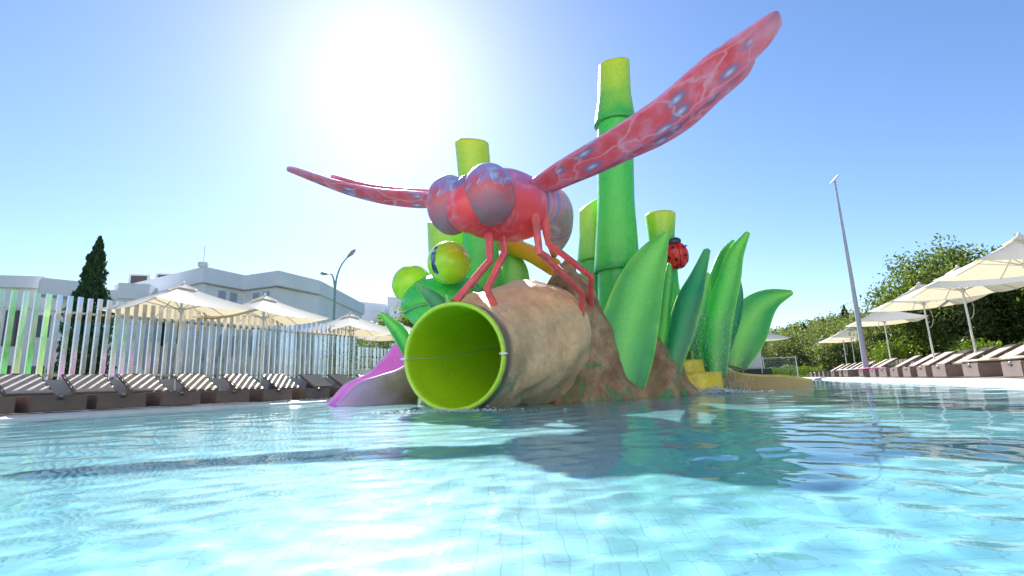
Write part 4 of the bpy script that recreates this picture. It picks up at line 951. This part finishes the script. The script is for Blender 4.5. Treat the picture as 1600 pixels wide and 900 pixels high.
for f0, f1, z0, z1, kd in ((.62, .70, 3.2, 5.1, 'door'), (.80, .90, 3.6, 4.9, 'window'), (.60, .69, .1, 2.2, 'door'), (.78, .9, .9, 2.2, 'window'), (.4, .5, 3.6, 4.9, 'window')): opening(b1, A_ + (B_ - A_) * f0, A_ + (B_ - A_) * f1, z0, z1, kd)
for k in range(14):   # outside stair
    q = np.array((1.2, .3)) + np.array((.30, .16)) * k; mb = MB(); mb.box((q[0], q[1], (3.3 - .22 * k) / 2), (.34, 1.1, 3.3 - .22 * k), .49); mb.build('stair_step', M_stucco, b1)
mb = MB(); mb.prism([(1.0, -.35), (5.4, 1.95), (5.36, 2.05), (.96, -.25)], 0, .6); st = mb.build('stair_wall', M_stucco, b1, smooth=False)
me = st.data
for v in me.vertices:
    if v.co.z > .3: v.co.z = 4.2 - .70 * (v.co.x - 1.0)
far = thing('far_apartments', 'pale row of stepped white apartments far behind the street lamp', 'building', (-18, 60, 0)); O3 = np.array((-18, 60))
for pts, z in (([(-24.5, 58), (-20.9, 60), (-21, 70), (-26, 70)], 11.2), ([(-20.9, 60.2), (-18.2, 59), (-15.6, 61.5), (-15.6, 70), (-21, 70)], 10.35), ([(-13.2, 54), (-6.5, 57), (-6.5, 68), (-15.6, 68)], 9.85)):
    wall_run(far, 'wall', [rel(p, O3) for p in pts], 0, z, 0, M_stucco)
    wall_run(far, 'parapet', [rel(p, O3) for p in grow(pts, .15)], z - .9, z + .12, 0, M_stucco)
    a, b = np.array(rel(pts[0], O3)), np.array(rel(pts[1], O3))
    for f in (.25, .6):
        for z0 in (2., 5., 7.6):
            if z0 + 1.2 < z - 1.: opening(far, a + (b - a) * f, a + (b - a) * (f + .18), z0, z0 + 1.2, 'shutter')
# added building, unseen behind the camera, throws sunlight back as fill; mirrored in slats
M_cream = plain('cream_facade', (.82, .80, .77), .85, var=.04, nscale=.6, bmp=.1)
ht = thing('bounce_block', 'added unseen cream four-storey block with balconies, bouncing sunlight onto the slide island', 'building', (-2., -9.8, 0), -.1)
mb = MB(); mb.box((0, -5., 7.7), (46, 10, 15.3)); mb.build('wall', M_cream, ht)
mb = MB(); mb.box((0, -5., 15.65), (46.6, 10.6, .5)); mb.build('parapet', M_cream, ht, bevel=.03)
d0 = MB(); d0.box((0, 0, 0), (1.6, .08, 2.1)); dm = d0.mesh('balcony_door', M_pane); s0 = MB(); s0.box((0, .6, 0), (3.4, 1.2, .18)); s0.box((0, 1.16, .55), (3.4, .08, .95)); sm = s0.mesh('balcony', M_cream)
for fl in range(4):
    for k in range(11):
        x = -20.5 + 4.1 * k
        o = link('balcony_door', dm, ht); o.location = (x, .03, 1.45 + 3.75 * fl)
        if fl: o = link('balcony', sm, ht); o.location = (x, .004, .25 + 3.75 * fl)
M_blue = plain('white_hut_render', (.72, .72, .74), .8, var=.05); M_char = plain('charcoal_panel', (.05, .05, .06), .6)
hut = thing('pool_hut', 'small white hut with charcoal base seen past the arching blade', 'hut', (14.35, 32, 0))
mb = MB(); mb.box((-.9, 0, 1.55), (2.6, 2., 1.7), .2); mb.build('wall', M_blue, hut, bevel=.02); mb = MB(); mb.box((-.7, -.2, .38), (3.1, 2.1, .62), .2); mb.build('base', M_char, hut, bevel=.02); mb = MB(); mb.box((-.9, 0, 2.46), (2.8, 2.2, .1), .2); mb.build('roof', M_blue, hut, bevel=.02)
net = thing('ball_net', 'low white ball net between two posts beyond the pool', 'net', (17., 33.5, 0))
for x in (-1.1, 1.4):
    mb = MB(); mb.tube([(x, x * .3, .05), (x, x * .3, 1.5)], .03, 10); mb.build('post', M_white, net)
mb = MB(); mb.tube([(-1.1, -.33, 1.38), (1.4, .42, 1.42)], .02, 8); mb.build('tape', M_white, net)
mb = MB()
for k in range(17): mb.tube([(-1.1 + 2.5 * k / 16, -.33 + .75 * k / 16, .5), (-1.1 + 2.5 * k / 16, -.33 + .75 * k / 16, 1.38)], .008, 4)
for k in range(6): mb.tube([(-1.1, -.33, .5 + .16 * k), (1.4, .42, .5 + .16 * k)], .008, 4)
mb.build('mesh', plain('net_cord', (.3, .3, .3), .8), net)

# ------------------------------------------------------------------ vegetation
def leaf_mat(name, cols, rough=.5, trans=.3):
    m, t, b = new_mat(name); v = coords(t)
    gi = nd(t, 'NewGeometry'); r = ramp(t, [(i / (len(cols) - 1), c) for i, c in enumerate(cols)])
    f = math_n(t, 'ADD', math_n(t, 'MULTIPLY', gi.outputs['Random Per Island'], .6), math_n(t, 'MULTIPLY', noise_n(t, v, .9, 3), .4)); t.links.new(f, r.inputs[0])
    t.links.new(r.outputs[0], b.inputs['Base Color']); b.inputs['Roughness'].default_value = rough; b.inputs['Specular IOR Level'].default_value = .2
    tr = nd(t, 'BsdfTranslucent'); t.links.new(mixc(t, 1., r.outputs[0], (1.5, 1.6, .6), 'MULTIPLY'), tr.inputs['Color']); mx = nd(t, 'MixShader'); mx.inputs[0].default_value = trans
    out = t.nodes['Material Output']; t.links.new(b.outputs[0], mx.inputs[1]); t.links.new(tr.outputs[0], mx.inputs[2]); t.links.new(mx.outputs[0], out.inputs[0]); return m
M_olive = leaf_mat('olive_leaf', [(.07, .09, .035), (.15, .18, .075), (.28, .30, .16)], trans=.42); M_dkleaf = leaf_mat('dark_evergreen_leaf', [(.025, .05, .012), (.09, .13, .03), (.28, .32, .08)], trans=.42)
M_lime2 = leaf_mat('fresh_leaf', [(.07, .12, .015), (.16, .24, .03), (.26, .32, .04)]); M_cyp = leaf_mat('cypress_leaf', [(.02, .05, .022), (.045, .10, .04), (.10, .16, .07)], .6, .15)
M_bark = plain('grey_bark', (.12, .09, .065), .9, var=.3, nscale=5, bmp=.6)
def leaves_at(C, size, g, aspect=2.2, up=None):
    """rhombic leaves around the given points, random directions"""
    n = len(C); d = g.normal(size=(n, 3)); d /= np.linalg.norm(d, axis=1)[:, None]
    if up is not None: d = d * .6 + np.array((0, 0, up)); d /= np.linalg.norm(d, axis=1)[:, None]
    e = np.cross(d, g.normal(size=(n, 3))); e /= np.linalg.norm(e, axis=1)[:, None]
    L = (size * g.uniform(.6, 1.3, n))[:, None]; w = L / aspect
    return np.stack([C - d * L * .5, C + e * w * .5, C + d * L * .5, C - e * w * .5], 1).reshape(-1, 3)
def crown_points(c, r, n, g, clumps, csize, hollow=.55):
    P = []; cl = g.normal(size=(clumps, 3)); cl /= np.linalg.norm(cl, axis=1)[:, None]
    rad = hollow + (1 - hollow) * g.random(clumps); cc = cl * rad[:, None] * np.array(r) + np.array(c)
    k = g.integers(0, clumps, n); off = np.clip(g.normal(size=(n, 3)), -1.7, 1.7) * csize * g.uniform(.5, 1.2, clumps)[k][:, None]
    return cc[k] + off, cc
def tree(name, label, cat, loc, crown_r, crown_z, n, leaf, mat, seed, group=None, clumps=90, csize=.38, trunk_r=.2, stems=1):
    g = np.random.default_rng(seed); o = thing(name, label, cat, loc, 0, group)
    P, cc = crown_points((0, 0, crown_z), crown_r, n, g, clumps, csize)
    P = P[P[:, 2] > .05]; V = leaves_at(P, leaf, g); F = np.arange(len(V)).reshape(-1, 4)
    link('crown', raw_mesh('crown', V, F, mat), o)
    mb = MB(); zt = crown_z * .75
    for s in range(stems):
        b = np.array((g.normal(0, .12 * (stems > 1)), g.normal(0, .12 * (stems > 1)), -.1)); top = np.array((g.normal(0, .25), g.normal(0, .25), zt))
        mid = (b + top) / 2 + (g.normal(0, .12), g.normal(0, .12), 0); mb.tube([b, mid, top], [trunk_r * 1.2, trunk_r * .85, trunk_r * .6], 10, 8)
        for k in g.choice(len(cc), min(9, len(cc)), replace=False): mb.tube([mid * .35 + top * .65, (top + cc[k]) / 2 + (0, 0, -.1), cc[k]], [trunk_r * .5, trunk_r * .25, .015], 6, 6)
    mb.build('trunk', M_bark, o); return o
TG = 'trees behind the loungers'
tree('evergreen_tree', 'largest dense dark tree overhanging the cushioned loungers', 'tree', (22.2, 24.2, 0), (4.3, 3.6, 2.9), 3.4, 42000, .19, M_dkleaf, 21, TG, 150, .50, .3)
tree('evergreen_tree', 'dense dark tree with low boughs behind the parasols', 'tree', (22.7, 19.0, 0), (3.6, 3.2, 2.3), 3.0, 30000, .19, M_dkleaf, 22, TG, 120, .42, .28)
tree('evergreen_tree', 'rounded dark tree filling the gap behind the largest dense tree', 'tree', (27.5, 24., 0), (4.4, 4., 2.9), 3.6, 16000, .19, M_dkleaf, 23, TG, 110, .5, .28)
tree('olive_tree', 'grey-green olive with a domed crown behind the light mast', 'olive tree', (22.3, 28.2, 0), (3.2, 3., 2.2), 2.7, 32000, .16, M_olive, 24, TG, 190, .38, .25)
tree('olive_tree', 'grey-green olive leaning over the retaining wall', 'olive tree', (20.2, 22.6, 0), (2.3, 2.1, 1.9), 2.9, 20000, .15, M_olive, 25, TG, 120, .36, .22)
for x, y, r, sd in ((19.5, 12.5, 3.6, 31), (18.0, 6.5, 3.8, 32), (16.0, .5, 3.6, 33)):
    tree('evergreen_tree', 'dense dark tree continuing the row past the cushioned loungers', 'tree', (x, y, 0), (r, r, r * .75), 3.2, 16000, .2, M_olive if sd == 32 else M_dkleaf, sd, TG, 110, .45, .25)
OG = 'olive trees beyond the pool end'
for k, (x, y, r, z) in enumerate([(21.5, 43, 2.5, 1.7), (25.0, 44, 3.0, 2.2), (28.8, 45, 3.3, 2.7), (24.5, 52, 3.2, 2.6), (31.5, 50, 3.6, 3.0), (29., 57, 4., 3.0), (20., 50, 2.6, 1.9), (35., 54, 4.2, 3.2), (24.2, 38.5, 2.0, 1.7)]):
    tree('olive_tree', 'soft grey-green olive among those beyond the far end of the pool', 'olive tree', (x, y, 0), (r, r, r * .62), z, 7000, .22, M_olive, 40 + k, OG, 60, .45, .2)
for k, (x, y, r, lab) in enumerate([(17.2, 23.6, .8, 'bright green shrub beside the foot of the light mast'), (15.4, 17.2, .55, 'small bright green shrub below the dark trees'), (16.6, 16.0, .5, 'small bright green shrub below the dark trees'), (17.0, 19.5, .6, 'small bright green shrub below the dark trees')]):
    tree('shrub', lab, 'shrub', (x, y, .05), (r, r, r * .9), r * .95, 2600, .13, M_lime2, 60 + k, 'small shrubs below the dark trees' if k else None, 26, .2, .03, 3)
# cypress
def cypress(loc, h, r, n, leaf, label, seed, group=None):
    g = np.random.default_rng(seed); o = thing('cypress_tree', label, 'cypress', loc, 0, group)
    z = g.random(n) ** 1.15; prof = np.interp(z, [0, .08, .3, .6, .85, 1], [.55, .9, 1., .72, .32, .03]); a = g.random(n) * 6.283
    lump = 1 + .42 * np.sin(a * 3 + z * 21 + g.random()) * np.sin(z * 37 + a) + .15 * np.sin(a * 7 - z * 50)
    rr = r * prof * np.sqrt(g.random(n)) ** .5 * lump; bend = .07 * h * np.clip(z - .75, 0, 1) ** 1.3
    P = np.stack([rr * np.cos(a) + bend, rr * np.sin(a), z * h + .15], 1); V = leaves_at(P, leaf, g, 2.4, 1.1)
    link('crown', raw_mesh('crown', V, np.arange(len(V)).reshape(-1, 4), M_cyp), o)
    mb = MB(); mb.tube([(0, 0, -.1), (0, 0, h * .5), (bend.max() * .4, 0, h * .9)], [.05 * h ** .5, .03 * h ** .5, .01], 8); mb.build('trunk', M_bark, o)
cypress((-18.1, 21.6, 0), 7.15, .86, 15000, .17, 'tall dark cypress with a bent tip in front of the white house', 71)
# hedge behind the low fence, hedge at pool end
def hedge(label, p, q, h, w, n, mat, seed, leaf=.12):
    g = np.random.default_rng(seed); p, q = np.array(p, float), np.array(q, float); d = q - p; L = np.linalg.norm(d); d /= L; s = np.array((d[1], -d[0]))
    o = thing('hedge', label, 'hedge', (p[0], p[1], 0)); u = g.random(n) * L; v = (g.random(n) - .5) * w; z = g.random(n) ** .7 * h * (1 + .12 * np.sin(u * 2.1) + .08 * np.sin(u * 5.3 + 1))
    P = np.stack([d[0] * u + s[0] * v, d[1] * u + s[1] * v, z + .05], 1); V = leaves_at(P, leaf, g); link('foliage', raw_mesh('foliage', V, np.arange(len(V)).reshape(-1, 4), mat), o)
    mb = MB()
    for k in range(int(L / .5)): x = d * (k + .5) * .5; mb.tube([(x[0], x[1], 0), (x[0] + g.normal(0, .05), x[1], h * .8)], [.03, .012], 6)
    mb.build('stems', M_bark, o)
hedge('dark green hedge showing over the lower steel fence', (-7.3, 20.5), (-2.0, 31.), 2.75, 1.3, 16000, M_dkleaf, 81)
hedge('low bright clipped hedge at the far end of the pool', (15.5, 37.), (21.3, 36.2), .8, .8, 6000, M_lime2, 82, .1)
tree('shrub_tree', 'yellow-green tree top rising above the hedge behind the parasols', 'tree', (-5.6, 27.5, 0), (1.7, 1.5, 1.0), 3.3, 5000, .17, M_lime2, 83, None, 40, .3, .1)
tree('evergreen_tree', 'dark tree at the far pool end beside the lone parasol', 'tree', (19.6, 46., 0), (2.6, 2.4, 1.9), 2.2, 7000, .2, M_dkleaf, 84, None, 60, .4, .2)
rw = thing('retaining_wall', 'weathered brown stone wall low behind the loungers', 'wall', (13.2, 14.2, 0))
M_stonew = plain('brown_wall_stone', (.15, .115, .085), .9, var=.3, nscale=3, bmp=.6)
mb0 = MB(); mb0.box((0, 0, 0), (.62, .36, .24)); ms0 = mb0.mesh('stone', M_stonew, bevel=.03)
a = math.atan2(RD[1], RD[0])
for row in range(3):
    for k in range(30):
        s = k * .64 + (row % 2) * .32; q = RD * s; x = link('stone', ms0, rw); x.location = (q[0] + random.uniform(-.02, .02), q[1] + random.uniform(-.02, .02), .15 + row * .245); x.rotation_euler = (random.uniform(-.03, .03), 0, a + random.uniform(-.05, .05))
# ---- hillside
def hill_h(x, y): return 1. + 10.5 * math.exp(-((x - 92) / 30) ** 2 - ((y - 128) / 26) ** 2) + 3.2 * math.exp(-((x - 62) / 24) ** 2 - ((y - 120) / 22) ** 2)
V = [(x, y, hill_h(x, y) + .8 * mnoise.noise((x * .08, y * .08, 3)) - 1.) for y in np.linspace(84, 200, 40) for x in np.linspace(15, 190, 60)]
F = [(j * 60 + i, j * 60 + i + 1, (j + 1) * 60 + i + 1, (j + 1) * 60 + i) for j in range(39) for i in range(59)]
tag(link('hill', raw_mesh('hill', V, F, M_ground, True)), kind='structure')
g = np.random.default_rng(90); VV = []
for k in range(520):
    x, y = g.uniform(28, 150), g.uniform(88, 138); z = hill_h(x, y); r = g.uniform(1.6, 3.2)
    P, cc = crown_points((x, y, z + r * .45), (r, r, r * .75), 230, g, 16, r * .22); VV.append(leaves_at(P, .62, g, 1.7))
VV = np.vstack(VV); tag(link('hillside_wood', raw_mesh('hillside_wood', VV, np.arange(len(VV)).reshape(-1, 4), M_olive)), kind='stuff')
for k, (x, y, h) in enumerate([(71.5, 110, 6.6), (67.2, 111, 4.6), (63.5, 112, 3.8), (61.3, 112, 3.4), (58.6, 110, 4.0)]):
    cypress((x, y, hill_h(x, y) + .6), h, h * .17, 2500, .45, 'small dark cypress standing up from the wooded hillside', 100 + k, 'cypresses on the hillside')
vl = thing('hillside_villa', 'small cream villa with tiled roof half hidden on the hillside', 'house', (75.5, 110, hill_h(75.5, 110) + .2))
mb = MB(); mb.box((0, 0, 1.6), (4.5, 4, 4.2)); mb.build('wall', plain('cream_wall', (.6, .52, .42), .8), vl); mb = MB(); mb.add([(-2.6, -2.3, 3.7), (2.6, -2.3, 3.7), (2.6, 2.3, 3.7), (-2.6, 2.3, 3.7), (-1.2, 0, 4.9), (1.2, 0, 4.9)], [(0, 1, 5, 4), (1, 2, 5), (2, 3, 4, 5), (3, 0, 4), (3, 2, 1, 0)]); mb.build('roof', plain('terracotta_roof', (.42, .2, .11), .8), vl, smooth=False)
for x in (-1.2, 1.0): mb = MB(); mb.box((x, -2.02, 2.6), (.8, .08, 1.1)); mb.build('window', M_pane, vl)
